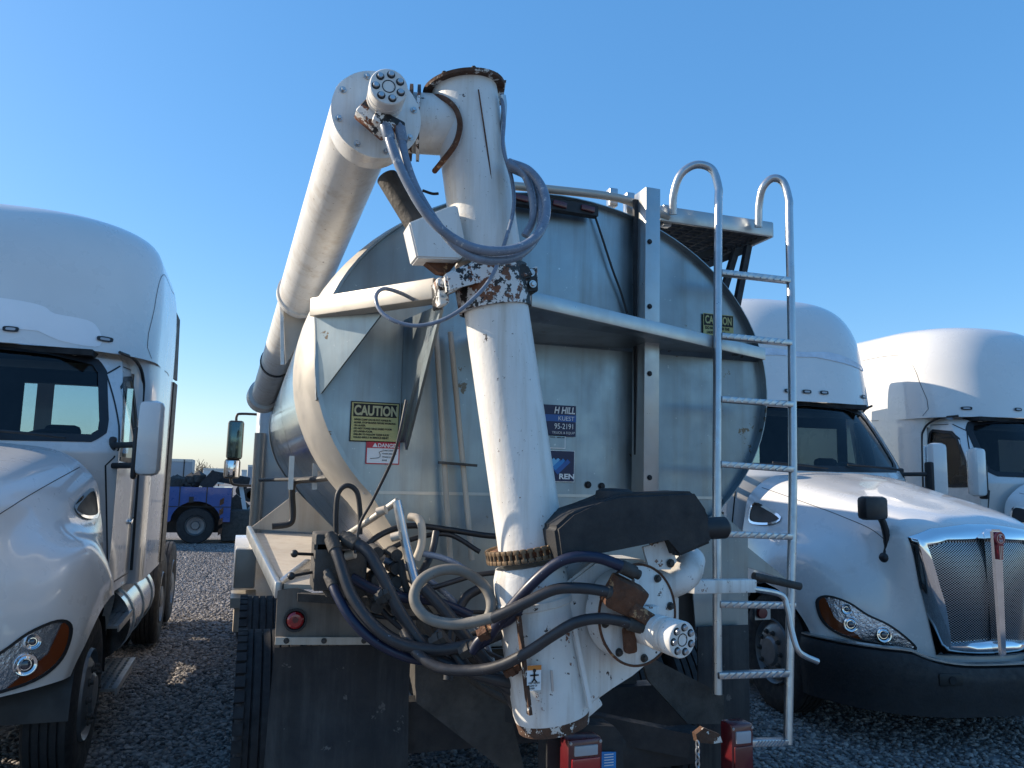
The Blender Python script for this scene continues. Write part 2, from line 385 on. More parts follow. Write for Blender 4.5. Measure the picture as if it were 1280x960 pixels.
def build_tractor():
    root = thing('tractor_unit', (0, 0, 0), None, 'truck')
    S, nu, nv = csurf(HOOD)
    NU, NV = 56, 56
    # hood / fenders (one moulded nose)
    bm = bmesh.new(); cols = []
    for i in range(-NU, NU+1):
        row = []
        for j in range(NV+1):
            p = S(abs(i)/NU*(nu-1), j/NV*(nv-1)); row.append(bm.verts.new((p[0]*(1 if i >= 0 else -1), p[1], p[2])))
        cols.append(row)
    for i in range(2*NU):
        for j in range(NV): bm.faces.new((cols[i][j], cols[i+1][j], cols[i+1][j+1], cols[i][j+1]))
    hb = bvh_of(bm)
    # inward return lip at the arch edges
    for sgn, ci in ((1, 2*NU), (-1, 0)):
        lip = [bm.verts.new(Vector(v.co)+Vector((-.05*sgn, .0, .0))) for v in cols[ci]]
        for j in range(NV): bm.faces.new((cols[ci][j], cols[ci][j+1], lip[j+1], lip[j]))
    hood = fin('hood', bm, M_paint, root, local=True, ang=60)
    for s in (-1, 1):      # thin crease lines of the hood panels
        bm = bmesh.new()
        P = [Vector(S(2.55, v)) for v in np.linspace(2.6, 5.9, 16)]
        tube(bm, [Vector((p.x*s, p.y, p.z+.001)) for p in P], .003, 6, 2)
        fin('panel_seam', bm, M_blk, hood, local=True)
    # wheel well liner
    for s in (-1, 1):
        bm = bmesh.new()
        for k in range(14):
            a0, a1 = math.pi*k/14, math.pi*(k+1)/14
            q = [(s*.7, 1.25+math.cos(a)*.60, .52+math.sin(a)*.60) for a in (a0, a1)]; q2 = [(s*1.17, c[1], c[2]) for c in q]
            bm.faces.new([bm.verts.new(v) for v in (q[0], q[1], q2[1], q2[0])])
        bm.faces.new([bm.verts.new((s*.7, 1.25+math.cos(math.pi*k/14)*.6, .52+math.sin(math.pi*k/14)*.6)) for k in range(15)])
        bmesh.ops.remove_doubles(bm, verts=bm.verts, dist=.0005); fin('wheel_well', bm, M_blk, root, local=True)
    # grille
    outer = [(-.62, 1.62), (-.45, 1.69), (-.12, 1.73), (.12, 1.73), (.45, 1.69), (.62, 1.62), (.56, 1.25), (.43, .71), (-.43, .71), (-.56, 1.25)]
    bm = bmesh.new(); 
    op = []
    for i in range(len(outer)):
        a, b = outer[i], outer[(i+1) % len(outer)]
        for k in range(8): op.append((a[0]+(b[0]-a[0])*k/8, a[1]+(b[1]-a[1])*k/8))
    NP = len(op); prof = [(0, .0), (.015, .035), (.045, .055), (.085, .045), (.11, .0), (.11, -.02)]
    cx, cz = 0, 1.22; rows = []
    for (ins, out) in prof:
        row = []
        for (a, b) in op:
            d = Vector((cx-a, (cz-b)*1.0)); l = d.length; d.normalize(); p = Vector((a, b))+d*ins*1.25
            q = project(hb, (p.x, -2, p.y), (0, 1, 0), 0) or Vector((p.x, .1, p.y)); row.append(bm.verts.new((q.x, q.y-out-.012, q.z)))
        rows.append(row)
    for i in range(len(rows)-1):
        for j in range(NP): bm.faces.new((rows[i][j], rows[i][(j+1) % NP], rows[i+1][(j+1) % NP], rows[i+1][j]))
    gr = fin('grille_surround', bm, M_chrome, root, local=True, ang=50)
    inner = [(-.505, 1.575), (-.40, 1.615), (.40, 1.615), (.505, 1.575), (.37, .77), (-.37, .77)]
    bm = bmesh.new(); ip = []
    for i in range(len(inner)):
        a, b = inner[i], inner[(i+1) % len(inner)]
        for k in range(8): ip.append((a[0]+(b[0]-a[0])*k/8, a[1]+(b[1]-a[1])*k/8))
    decal(bm, hb, ip, 'f', .004, 8); fin('grille_mesh', bm, M_mesh, root, local=True)
    bm = bmesh.new()
    plate(bm, [(-.055, -.10, 1.70), (.055, -.10, 1.70), (.035, -.10, .73), (-.035, -.10, .73)], .09, (0, 1, 0))
    bmesh.ops.bevel(bm, geom=bm.edges[:], offset=.015, segments=2, affect='EDGES')
    bar = fin('grille_bar', bm, M_chrome, root, local=True)
    bm = bmesh.new()      # red oval badge on a ribbed chrome tail
    for (r, y) in ((.045, -.125),):
        vs = []; 
        P = [(.046*math.cos(t), y, 1.63+.052*math.sin(t)) for t in np.linspace(0, 2*math.pi, 24, endpoint=False)]
        plate(bm, P, .02, (0, 1, 0))
    plate(bm, [(-.03, -.122, 1.585), (.03, -.122, 1.585), (.022, -.122, 1.47), (-.022, -.122, 1.47)], .02, (0, 1, 0))
    bd = fin('badge', bm, mat('badge_red', (.30, .02, .03), .3), bar, local=True)
    bm = bmesh.new()
    for x in (-.014, 0, .014): box(bm, (x, -.126, 1.525), (.006, .006, .10))
    lathe(bm, (0, -.126, 1.63), (0, -1, 0), [(0, .036), (.003, .036), (.003, .032), (0, .032)], 24)
    fin('badge_trim', bm, M_chrome, bar, local=True)
    textmesh('badge_letters', 'K', .04, M_inkw, bar, (-.012, -.128, 1.634)); textmesh('badge_letters', 'W', .034, M_inkw, bar, (-.016, -.128, 1.602))
    # headlights
    HL = smooth_poly([(.57,.75),(.63,.83),(.75,.925),(.88,.99),(.98,1.07),(1.09,1.11),(1.145,1.07),(1.145,.97),(1.11,.875),(1.02,.81),(.85,.775),(.7,.755)], 4)
    for s in (1, -1):
        P = [(s*a, b) for a, b in HL]
        bm = bmesh.new(); decal(bm, hb, P, 'f', .008, 10)
        h = fin('headlight', bm, M_hlb, root, local=True)
        bm = bmesh.new(); ring_decal(bm, hb, P, 'f', .016, .014); fin('bezel', bm, M_blk, h, local=True)
        am = smooth_poly([(1.115,1.095),(1.14,1.06),(1.138,.97),(1.10,.88),(1.02,.822),(.91,.795),(1.0,.85),(1.06,.915),(1.09,.985),(1.10,1.05)], 3)
        bm = bmesh.new(); decal(bm, hb, [(s*a, b) for a, b in am], 'f', .014, 5); fin('turn_signal', bm, M_amber, h, local=True)
        for (cx_, cz_, rr) in ((.98, .905, .055), (.78, .845, .055), (1.0, 1.02, .038)):
            q = project(hb, (s*cx_, -2, cz_), (0, 1, 0), .012)
            if q is None: continue
            bm = bmesh.new(); lathe(bm, q, (s*.35, -1, .1), [(0, 0), (.0, rr*.55), (.012, rr*.62), (.004, rr*.95), (.02, rr), (.012, rr*1.1), (-.01, rr*1.12)], 28)
            fin('reflector_bowl', bm, M_chrome, h, local=True)
            bm = bmesh.new(); lathe(bm, q, (s*.35, -1, .1), [(.001, rr*.5), (.02, rr*.4), (.026, 0)], 20)
            fin('projector_lens', bm, M_glassdark, h, local=True)
    # chrome-edged side vents
    VT = smooth_poly([(1.40, 1.70), (1.60, 1.77), (1.82, 1.82), (1.86, 1.72), (1.82, 1.64), (1.62, 1.63), (1.46, 1.65)], 3)
    for s in (1, -1):
        bm = bmesh.new(); decal(bm, hb, VT, 's', .006, 5, side=s); v = fin('side_vent', bm, M_blk, root, local=True)
        bm = bmesh.new(); ring_decal(bm, hb, VT, 's', .022, .010, side=s); fin('vent_trim', bm, M_chrome, v, local=True)
    # ---- cab
    def cab_pt(s, z):      # s 0..1 windscreen half, 1..2 side
        t = max(0, (z-2.10)/.84); yf = 1.88+.50*t+.06*t*t; w = 1.09-.12*max(0, t)**1.6-.0*(z < 1.9); D = .34
        if z > 2.90: w -= (z-2.90)*.6; yf += (z-2.90)*1.5
        if s <= 1:
            x = w*math.sin(s*math.pi/2*.86)/math.sin(math.pi/2*.86); y = yf+D*(x/w)**2.6; return (x, y, z)
        y0 = yf+D; x = w+.04*(s-1); return (x, y0+(3.12-y0)*(s-1), z)
    def grid(pt, s0, s1, ns, zs, cut=None):
        bm = bmesh.new(); full = bmesh.new()
        for target, docut in ((full, False), (bm, True)):
            V = {}
            for sg in (1, -1):
                for i in range(ns+1):
                    s = s0+(s1-s0)*i/ns
                    for j, z in enumerate(zs):
                        if sg == -1 and s == 0: V[sg, i, j] = V[1, i, j]; continue
                        p = pt(s, z); V[sg, i, j] = target.verts.new((p[0]*sg, p[1], p[2]))
                for i in range(ns):
                    for j in range(len(zs)-1):
                        q = [V[sg, i, j], V[sg, i+1, j], V[sg, i+1, j+1], V[sg, i, j+1]]
                        if docut and cut:
                            c = sum((v.co for v in q), Vector())/4; s = s0+(s1-s0)*(i+.5)/ns
                            if cut(s, c, sg): continue
                        target.faces.new(q)
        return bm, full
    WS = [(x, 2.19+(z-2.055)*.735/.635) for x, z in [(-.90, 2.07), (-.96, 2.12), (-.955, 2.20), (-.87, 2.56), (-.81, 2.63), (-.5, 2.675), (0, 2.69), (.5, 2.675), (.81, 2.63), (.87, 2.56), (.955, 2.20), (.96, 2.12), (.90, 2.07), (.45, 2.06), (0, 2.055), (-.45, 2.06)]]
    WS = [p for i in range(len(WS)) for p in [(WS[i][0]+(WS[(i+1) % 16][0]-WS[i][0])*k/4, WS[i][1]+(WS[(i+1) % 16][1]-WS[i][1])*k/4) for k in range(4)]]
    SW = [(2.30, 2.06), (2.38, 2.25), (2.58, 2.65), (2.68, 2.74), (2.98, 2.78), (3.01, 2.74), (3.01, 2.12), (2.96, 2.06), (2.6, 2.05)]
    SW = [p for i in range(9) for p in [(SW[i][0]+(SW[(i+1) % 9][0]-SW[i][0])*k/4, SW[i][1]+(SW[(i+1) % 9][1]-SW[i][1])*k/4) for k in range(4)]]
    zs = np.concatenate([np.linspace(1.0, 1.99, 10), np.linspace(2.0, 2.98, 84)])
    bm, full = grid(cab_pt, 0, 2, 120, zs, lambda s, c, sg: (s < 1.0 and inpoly((c.x, c.z), WS)) or (s > .95 and inpoly((c.y, c.z), SW)))
    cb = bvh_of(full)
    # roof cap
    top = [bm.verts.new(cab_pt(2*i/40, 2.98)) for i in range(41)]; top2 = [bm.verts.new((-v.co.x, v.co.y, v.co.z)) for v in top]
    for i in range(40): bm.faces.new((top[i], top[i+1], top2[i+1], top2[i]))
    cab = fin('cab', bm, M_paint, root, local=True, ang=50); full.free()
    cf = bmesh.new(); cf.free()
    bm = bmesh.new(); decal(bm, cb, WS, 'f', -.004, 10); ws = fin('windshield', bm, M_wsglass, root, local=True)
    bm = bmesh.new(); ring_decal(bm, cb, WS, 'f', .062, .004); fin('windshield_seal', bm, M_blk, ws, local=True)
    for s in (1, -1):
        bm = bmesh.new(); decal(bm, cb, SW, 's', -.004, 4, side=s); w = fin('door_window', bm, M_glass, root, local=True)
        bm = bmesh.new(); ring_decal(bm, cb, SW, 's', .04, .004, side=s); fin('window_seal', bm, M_blk, w, local=True)
        DR = [(2.22, 1.08), (2.16, 2.0), (2.34, 2.32), (2.56, 2.76), (2.70, 2.85), (3.07, 2.86), (3.07, 1.08)]
        DR = [p for i in range(7) for p in [(DR[i][0]+(DR[(i+1) % 7][0]-DR[i][0])*k/5, DR[i][1]+(DR[(i+1) % 7][1]-DR[i][1])*k/5) for k in range(5)]]
        bm = bmesh.new(); ring_decal(bm, cb, DR, 's', .008, .003, side=s); d = fin('door_gap', bm, M_blk, root, local=True)
        bm = bmesh.new(); beam(bm, (s*1.13, 2.86, 1.52), (s*1.13, 3.0, 1.55), .03, .03, bevel=.008); fin('door_handle', bm, M_chrome, d, local=True)
    # wipers + interior
    for x in (-.12, .78):
        bm = bmesh.new(); tube(bm, [(x, 1.88, 2.195), (x-.3, 1.88, 2.22), (x-.62, 1.90+.04*(x > 0), 2.24)], .012, 6, 3); fin('wiper', bm, M_blk, root, local=True)
    bm = bmesh.new()
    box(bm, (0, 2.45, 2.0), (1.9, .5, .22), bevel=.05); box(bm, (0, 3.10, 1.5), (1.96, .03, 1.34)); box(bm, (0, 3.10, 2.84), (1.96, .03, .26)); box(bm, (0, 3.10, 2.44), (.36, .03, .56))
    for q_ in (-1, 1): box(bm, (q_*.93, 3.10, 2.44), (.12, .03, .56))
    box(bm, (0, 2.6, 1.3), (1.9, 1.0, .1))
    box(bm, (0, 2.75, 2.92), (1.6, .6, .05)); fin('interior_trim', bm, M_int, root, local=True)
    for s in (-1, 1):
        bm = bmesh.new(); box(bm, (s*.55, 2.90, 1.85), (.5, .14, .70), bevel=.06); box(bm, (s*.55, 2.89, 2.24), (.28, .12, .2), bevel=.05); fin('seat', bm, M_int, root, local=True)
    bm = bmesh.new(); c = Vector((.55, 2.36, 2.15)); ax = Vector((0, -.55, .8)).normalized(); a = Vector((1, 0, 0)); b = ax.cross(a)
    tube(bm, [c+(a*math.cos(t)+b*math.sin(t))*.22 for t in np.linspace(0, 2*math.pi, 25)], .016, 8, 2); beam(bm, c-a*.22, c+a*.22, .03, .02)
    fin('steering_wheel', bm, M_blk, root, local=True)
    # ---- sleeper and roof fairing
    def lo_pt(s, z):
        w = 1.22; yb = 4.65; f = 3.02
        if s <= 1: a = s*math.pi/2; x = w-.16*(1-math.sin(a)); y = f+.45*(1-math.cos(a)); x = 1.05+(w-1.05)*math.sin(a)**.8; return (x, y, z)
        return (w, 3.47+(yb-3.47)*(s-1), z)
    bm, full = grid(lo_pt, 0, 2, 24, np.linspace(.98, 2.98, 14), lambda s, c, sg: s < .98 and abs(c.x) < .93 and 2.1 < c.z < 2.8); full.free()
    # rear wall
    for (xa, xb, za, zb) in ((-1.22, 1.22, .98, 2.15), (-1.22, 1.22, 2.85, 2.98), (-1.22, -1.12, 2.15, 2.85), (1.12, 1.22, 2.15, 2.85), (-.08, .08, 2.15, 2.85)):
        bm.faces.new([bm.verts.new(v) for v in ((xa, 4.65, za), (xb, 4.65, za), (xb, 4.65, zb), (xa, 4.65, zb))])
    bm.faces.new([bm.verts.new(v) for v in ((-1.2, 3.1, .98), (1.2, 3.1, .98), (1.22, 4.65, .98), (-1.22, 4.65, .98))])
    sl = fin('sleeper', bm, M_paint, root, local=True)
    for xa in (-1.12, .08):
        rb = bmesh.new(); box(rb, (xa+.52, 4.66, 2.5), (1.06, .008, .72)); fin('rear_window', rb, M_glass, sl, local=True)
    def fair_pt(s, k):      # k 0..1 up the fairing
        th = min(1, k)*math.pi/2; q = math.sin(th)**.44; wn = max(.002, math.cos(th))**.27
        z = 2.945+1.32*q; yf = 2.39+.18*q+.12*q**2+.50*max(0, q-.5)**2+1.1*(1-wn)**1.4
        w = 1.22*wn; D = .80
        if s <= 1:
            u = math.sin(s*math.pi/2)**1.0; x = w*u; y = yf+D*(1-(1-u**2.7)**(1/1.9)); return (x, y, z)
        return (w, yf+D+(4.65-yf-D)*(s-1), z)
    ks = np.linspace(0, 1, 60)
    bm, full = grid(fair_pt, 0, 2, 60, ks)
    fb = bvh_of(full); full.free()
    rr = []
    for k in ks:
        p = fair_pt(2, k); rr.append((p[0], p[2]))
    bm.faces.new([bm.verts.new((x, 4.65, z)) for x, z in rr]+[bm.verts.new((-x, 4.65, z)) for x, z in rr[::-1]])
    bmesh.ops.remove_doubles(bm, verts=bm.verts, dist=.0008)
    fr = fin('roof_fairing', bm, M_paint, root, local=True, ang=50)
    for x in (-.86, -.22, 0, .22, .86):
        P = smooth_poly([(x-.055, 3.05), (x-.045, 3.075), (x+.045, 3.075), (x+.055, 3.05), (x+.04, 3.035), (x-.04, 3.035)], 3)
        bm = bmesh.new(); decal(bm, fb, P, 'f', .012, 2); ml = fin('marker_light', bm, M_blk, fr, local=True)
        P2 = [(x+(a-x)*.6, 3.055+(b-3.055)*.5) for a, b in P]
        bm = bmesh.new(); decal(bm, fb, P2, 'f', .016, 2); fin('marker_lens', bm, M_clear, fr, local=True)
    for s in (1, -1):      # side access panel line of the fairing
        PL = smooth_poly([(2.98, 2.97), (3.03, 3.45), (3.22, 3.78), (3.6, 3.87), (4.2, 3.87), (4.62, 3.87), (4.62, 3.4), (4.62, 2.97), (4.0, 2.97)], 4)
        bm = bmesh.new(); ring_decal(bm, fb, PL, 's', .007, .002, side=s); fin('panel_seam', bm, M_blk, fr, local=True)
        # dark flexible gasket between cab and sleeper, side extender at the back
        bm = bmesh.new(); tube(bm, [(s*.98, 2.60, 2.955), (s*1.07, 2.85, 2.93), (s*1.12, 3.03, 2.80), (s*1.13, 3.07, 2.5), (s*1.145, 3.07, 1.1)], .014, 8, 6); fin('gasket', bm, M_blk, sl, local=True)
        bm = bmesh.new(); plate(bm, [(s*1.215, 4.66, 3.0), (s*1.235, 5.0, 3.0), (s*1.22, 4.95, 3.70), (s*1.20, 4.66, 3.74)], .02, (-s, 0, 0))
        plate(bm, [(s*1.235, 4.66, 1.0), (s*1.245, 4.95, 1.0), (s*1.245, 4.95, 2.95), (s*1.235, 4.66, 2.95)], .02, (-s, 0, 0)); fin('side_extender', bm, M_blk2, root, local=True)
        # mirrors
        m_ = bmesh.new(); box(m_, (s*1.33, 2.02, 2.22), (.18, .15, .58), Matrix.Rotation(s*R(-8), 3, 'Z'), bevel=.05); mi = fin('mirror', m_, M_paint, root, local=True)
        m_ = bmesh.new(); box(m_, (s*1.325, 2.105, 2.22), (.15, .012, .52), Matrix.Rotation(s*R(-8), 3, 'Z'), bevel=.004); fin('mirror_glass', m_, M_chrome, mi, local=True)
        m_ = bmesh.new(); box(m_, (s*1.235, 2.03, 2.10), (.04, .12, .40), bevel=.02)
        for z in (2.16, 2.0): beam(m_, (s*1.02, 2.25, z), (s*1.33, 1.98, z+.01), .06, .045, bevel=.015)
        box(m_, (s*1.04, 2.25, 2.08), (.05, .1, .3), bevel=.02); fin('mirror_arm', m_, M_blk, mi, local=True)
        # steps and tank
        m_ = bmesh.new(); cyl(m_, (s*.90, 2.75, .70), (s*.90, 4.55, .70), .31, seg=36)
        ta = fin('fuel_tank', m_, M_alup, root, local=True)
        for y in (2.95, 3.6, 4.3):
            m_ = bmesh.new(); lathe(m_, (s*.90, y, .70), (0, 1, 0), [(0, .312), (0, .322), (.05, .322), (.05, .312)], 36); fin('tank_strap', m_, M_galv, ta, local=True)
        for (z, x1, y0, y1) in ((.36, 1.24, 1.98, 3.0), (.78, 1.20, 2.15, 2.9)):
            m_ = bmesh.new()
            for k in range(5): box(m_, (s*(x1-.02-k*.052), (y0+y1)/2, z), (.028, y1-y0, .02))
            for k in range(13): box(m_, (s*(x1-.125), y0+(y1-y0)*k/12, z-.002), (.24, .018, .02))
            box(m_, (s*x1, (y0+y1)/2, z-.015), (.012, y1-y0, .05)); fin('step', m_, M_galv, root, local=True)
        m_ = bmesh.new(); box(m_, (s*1.02, 2.35, .62), (.08, .5, .55), bevel=.02); box(m_, (s*1.0, 1.98, .72), (.25, .04, .6)); fin('step_bracket', m_, M_blk2, root, local=True)
    # gooseneck hood mirror on the passenger side
    m_ = bmesh.new(); box(m_, (-.84, .26, 1.84), (.25, .11, .19), Matrix.Rotation(R(10), 3, 'Z'), bevel=.035); hm = fin('hood_mirror', m_, M_blk, root, local=True)
    m_ = bmesh.new(); tube(m_, [(-.80, .27, 1.80), (-.74, .28, 1.74), (-.70, .29, 1.64), (-.685, .30, 1.54), (-.70, .31, 1.45)], .026, 10, 5, r2=.032)
    bmesh.ops.create_uvsphere(m_, u_segments=16, v_segments=10, radius=.05, matrix=Matrix.Translation((-.70, .31, 1.44))); fin('mirror_stalk', m_, M_blk, hm, local=True)
    # wheels
    wheel(root, 1.04, 1.25, .52, .30, 1); wheel(root, -1.04, 1.25, .52, .30, -1)
    for yy in (5.5, 6.85):
        for s in (1, -1): wheel(root, s*.92, yy, .52, .60, s, rear=True)
    m_ = bmesh.new()
    for s in (1, -1): beam(m_, (s*.42, .35, .72), (s*.42, 7.3, .85), .09, .28)
    box(m_, (0, 1.25, .48), (1.7, .13, .12)); box(m_, (0, .9, .95), (.7, .9, .7), bevel=.1); box(m_, (0, 5.9, 1.08), (.9, .9, .12), bevel=.03)
    fin('chassis', m_, M_dirty, root, local=True)
    return root, hb, fb
def wheel(root, x, y, r, w, s, rear=False, local=True, zc=None, tread=None):
    """x = outer-side centre; tyre of width w around x, rim facing s"""
    bm = bmesh.new(); zc = r if zc is None else zc; c = Vector((x-s*w/2, y, zc)); ax = (s, 0, 0); rim = r*.55
    n2 = max(1, round(w/.3))
    for k in range(n2):
        b0 = k*w/n2; ww = w/n2-.01
        prof = [(b0+.02, rim), (b0, r*.75), (b0+.01, r*.92), (b0+.03, r*.985)]
        g = 5
        for i in range(g):
            t0 = b0+.03+(ww-.06)*i/g; t1 = b0+.03+(ww-.06)*(i+1)/g
            prof += [(t0+.006, r), (t1-.006, r)]
            if i < g-1: prof += [(t1-.004, r-.014), (t1+.004, r-.014)]
        prof += [(b0+ww-.03, r*.985), (b0+ww-.01, r*.92), (b0+ww, r*.75), (b0+ww-.02, rim)]
        lathe(bm, c, ax, prof, 64)
    wh = fin('wheel', bm, M_rub, root, local=local)
    bm = bmesh.new(); o = w
    if rear: P = [(o-.03, rim), (o-.015, rim*.97), (o-.16, rim*.85), (o-.20, rim*.6), (o-.17, rim*.45), (o-.02, rim*.4), (o-.01, rim*.2), (o, 0)]
    else: P = [(o-.03, rim), (o-.01, rim*.97), (o-.05, rim*.88), (o-.0, rim*.62), (o+.0, rim*.45), (o+.02, rim*.38), (o+.025, 0)]
    lathe(bm, c, ax, P, 40); fin('rim', bm, M_rim, wh, local=local)
    for k in range(0 if rear else 10):
        bm = bmesh.new(); a = k*math.pi/5; hexbolt(bm, c+Vector((s*(o+.0), math.cos(a)*rim*.6, math.sin(a)*rim*.6)), ax, .016, .03)
        fin('lug_nut', bm, M_dirty, wh, local=local)
    return wh


def bumper(root):
    drop = lambda x: -.10*max(0, 1-(x/.75)**4) if abs(x) < .75 else 0
    bm = bmesh.new()
    plan = catmull([(0, -.12, 0), (.45, -.10, 0), (.80, .02, 0), (1.05, .26, 0), (1.19, .58, 0), (1.21, .72, 0)], 5)
    prof = [(.36, .10), (.30, .03), (.30, 0), (.42, -.01), (.55, -.035), (.70, -.03), (.755, -.01), (.765, .06)]
    def strip(pf, dy=0):
        b = bmesh.new(); full = [Vector((-p.x, p.y, 0)) for p in plan[::-1]][:-1]+[p.copy() for p in plan]; rows = []
        for i, p in enumerate(full):
            t = (full[min(i+1, len(full)-1)]-full[max(i-1, 0)]).normalized(); nn = Vector((t.y, -t.x, 0))
            rows.append([b.verts.new((p.x-nn.x*o*1, p.y-nn.y*o, z+(drop(p.x) if z > .6 else 0))) for (z, o) in pf])
        for i in range(len(rows)-1):
            for j in range(len(pf)-1): b.faces.new((rows[i][j], rows[i+1][j], rows[i+1][j+1], rows[i][j+1]))
        return b
    bp = fin('bumper', strip(prof), M_blk2, root, local=True)
    fin('bumper_trim', strip([(.768, .05), (.775, -.005), (.785, -.005), (.79, .05)]), M_aluB, bp, local=True)
    for s in (-1, 1):
        m_ = bmesh.new(); box(m_, (s*.50, -.105, .58), (.20, .05, .10), Matrix.Rotation(s*R(8), 3, 'Z'), bevel=.02); fin('tow_opening', m_, M_ink, bp, local=True)
        m_ = bmesh.new(); cyl(m_, (s*.50, -.131, .58), (s*.50, -.136, .58), .03, seg=20); fin('fog_lamp', m_, M_int, bp, local=True)

TG = 'white highway tractor units parked facing the photographer'
t1, HB, FB = build_tractor()
t2 = copy_tree(t1); t3 = copy_tree(t1)
t1.location = (-2.07, 4.6, .04); tag(t1, 'white tractor unit parked left of the feed tanker, lighter paint patch across its roof fairing', group=TG)
t2.rotation_euler.z = R(-6); t3.rotation_euler.z = R(-3); t2.location = (5.62, 4.75, 0); tag(t2, 'white tractor unit right of the ladder, showing its chrome grille and black hood mirror', group=TG)
t3.location = (9.5, 5.0, 0); tag(t3, 'white tractor unit at the right edge, its cab and roof rising behind the nearer hood', group=TG)
bumper(t2); bumper(t3)
bm = bmesh.new(); PP = smooth_poly([(-.95, 3.28), (-.5, 3.34), (-.1, 3.32), (.25, 3.30), (.42, 3.27), (.50, 3.22), (.72, 3.20), (.80, 3.15), (.84, 3.05), (.80, 2.98), (.55, 3.0), (.40, 3.06), (.1, 3.05), (-.3, 3.02), (-.9, 3.08)], 3)
decal(bm, FB, PP, 'f', .003, 12); fin('paint_patch', bm, M_paint2, t1, local=True, label='lighter touched up paint patch')
bm = bmesh.new(); PP = [(-.8, 3.50), (-.4, 3.55), (0, 3.52), (.4, 3.54), (.8, 3.47), (1.0, 3.42), (.98, 3.38), (.7, 3.42), (.3, 3.47), (-.1, 3.46), (-.5, 3.49), (-.8, 3.46)]
PP = smooth_poly(PP, 4); decal(bm, FB, PP, 'f', .006, 5); fin('frayed_tape', bm, M_tape, t2, local=True)
# ------------------------------------------------------------ feed tanker truck (rear towards the camera)
YH = 3.6
tk = thing('feed_tanker_truck', (1.4, 6.5, 0), 'aluminium bulk feed tanker truck seen from behind, white unloading auger folded over its rear', 'tanker truck')
def P_(name, bm, m, par=None, **k): return fin(name, bm, m, par or tk, **k)
TX, TZ, TA, TB = 1.43, 2.50, 1.25, .97
def section(off=0, n=64, vary=False):
    a0 = -40; pts = []
    for k in range(n+1):
        a = R(a0+(180-2*a0)*k/n); o = off*(.22+.78*max(0, math.cos(a-R(200)))**1.5) if vary else off
        pts.append((TX+(TA+o)*math.cos(a), TZ+(TB+o)*math.sin(a)))
    bl = (TX-.42, 1.22); br = (TX+.42, 1.22)
    return pts+[bl, br]
def shell(bm, y0, y1, off, n=64):
    S = section(off, n); A = [bm.verts.new((x, y0, z)) for x, z in S]; B = [bm.verts.new((x, y1, z)) for x, z in S]; N = len(S)
    for i in range(N): bm.faces.new((A[i], B[i], B[(i+1) % N], A[(i+1) % N]))
    return A, B
bm = bmesh.new(); shell(bm, 3.90, 8.3, 0); body = P_('tank_shell', bm, M_alup)
for y0, y1 in ((5.35, 5.37), (6.9, 6.92)):
    bm = bmesh.new(); shell(bm, y0, y1, .004); P_('shell_seam', bm, M_blk2, body)
bm = bmesh.new(); shell(bm, 8.3, 8.5, .006); P_('flange_band', bm, M_ring)
bm = bmesh.new(); rows = []
for (y, o) in ((3.565, -.085), (3.60, -.055), (3.66, -.025), (3.74, -.008), (3.84, .004), (3.90, .004)):
    rows.append([bm.verts.new((x, y, z)) for x, z in section(o, vary=True)])
for a, b in zip(rows, rows[1:]):
    for i in range(len(a)): bm.faces.new((a[i], b[i], b[(i+1) % len(a)], a[(i+1) % len(a)]))
P_('flange_band', bm, M_ring)
bm = bmesh.new(); S = section(-.087, vary=True); bm.faces.new([bm.verts.new((x, YH, z)) for x, z in S]); hd = P_('rear_head', bm, M_alu)
bm = bmesh.new(); S1, S2 = section(-.079, vary=True), section(-.099, vary=True)
A = [bm.verts.new((x, 3.553, z)) for x, z in S1]; B = [bm.verts.new((x, 3.553, z)) for x, z in S2]; C_ = [bm.verts.new((x, YH, z)) for x, z in S2]; N = len(A)
for i in range(N):
    j = (i+1) % N; bm.faces.new((A[i], A[j], B[j], B[i])); bm.faces.new((B[i], B[j], C_[j], C_[i]))
P_('head_rim', bm, M_alu, hd)
bm = bmesh.new(); bm.faces.new([bm.verts.new((x, 8.5, z)) for x, z in section(0)]); P_('front_head', bm, M_alu)
# horizontal weld seam low on the head
bm = bmesh.new(); box(bm, (1.45, YH-.004, 1.93), (1.9, .006, .014)); P_('weld_seam', bm, M_aluB, hd)
for px in (735, 752):
    bm = bmesh.new(); hexbolt(bm, at(px, 606+(px-735)*.1, YH-.003), (0, -1, 0)); P_('bolt', bm, M_blk2, hd)
# support shelf
zs_ = 2.69; apex = Vector((.86, 2.88, zs_)); 
aL = at(397, 386, 3.56); aR = at(955, 443, 3.56)
bm = bmesh.new(); apR = at(663, 374, 2.93)
plate(bm, [apR, aR, (2.66, YH, zs_-.0), (1.0, YH, zs_), (.9, 3.1, zs_)], .012, (0, 0, -1))
shf = P_('support_shelf', bm, M_alu)
bm = bmesh.new(); beam(bm, apR+Vector((0, -.006, .0)), aR+Vector((0, -.006, .0)), .012, .065, bevel=.003); P_('shelf_lip', bm, M_aluB, shf)
for px, py in ((703, 406), (700, 421), (735, 424), (770, 427), (842, 435), (878, 439), (915, 443)):
    bm = bmesh.new(); c = at(px, py, YH-.012)
    if px == 703: continue
    box(bm, c, (.09, .012, .016), bevel=.005); P_('weld_tab', bm, M_galv, shf)
bm = bmesh.new(); beam(bm, at(672, 404, 3.2)+Vector((0, 0, 0)), at(732, 409, 3.28), .03, .006); P_('slot_opening', bm, M_galv, shf)
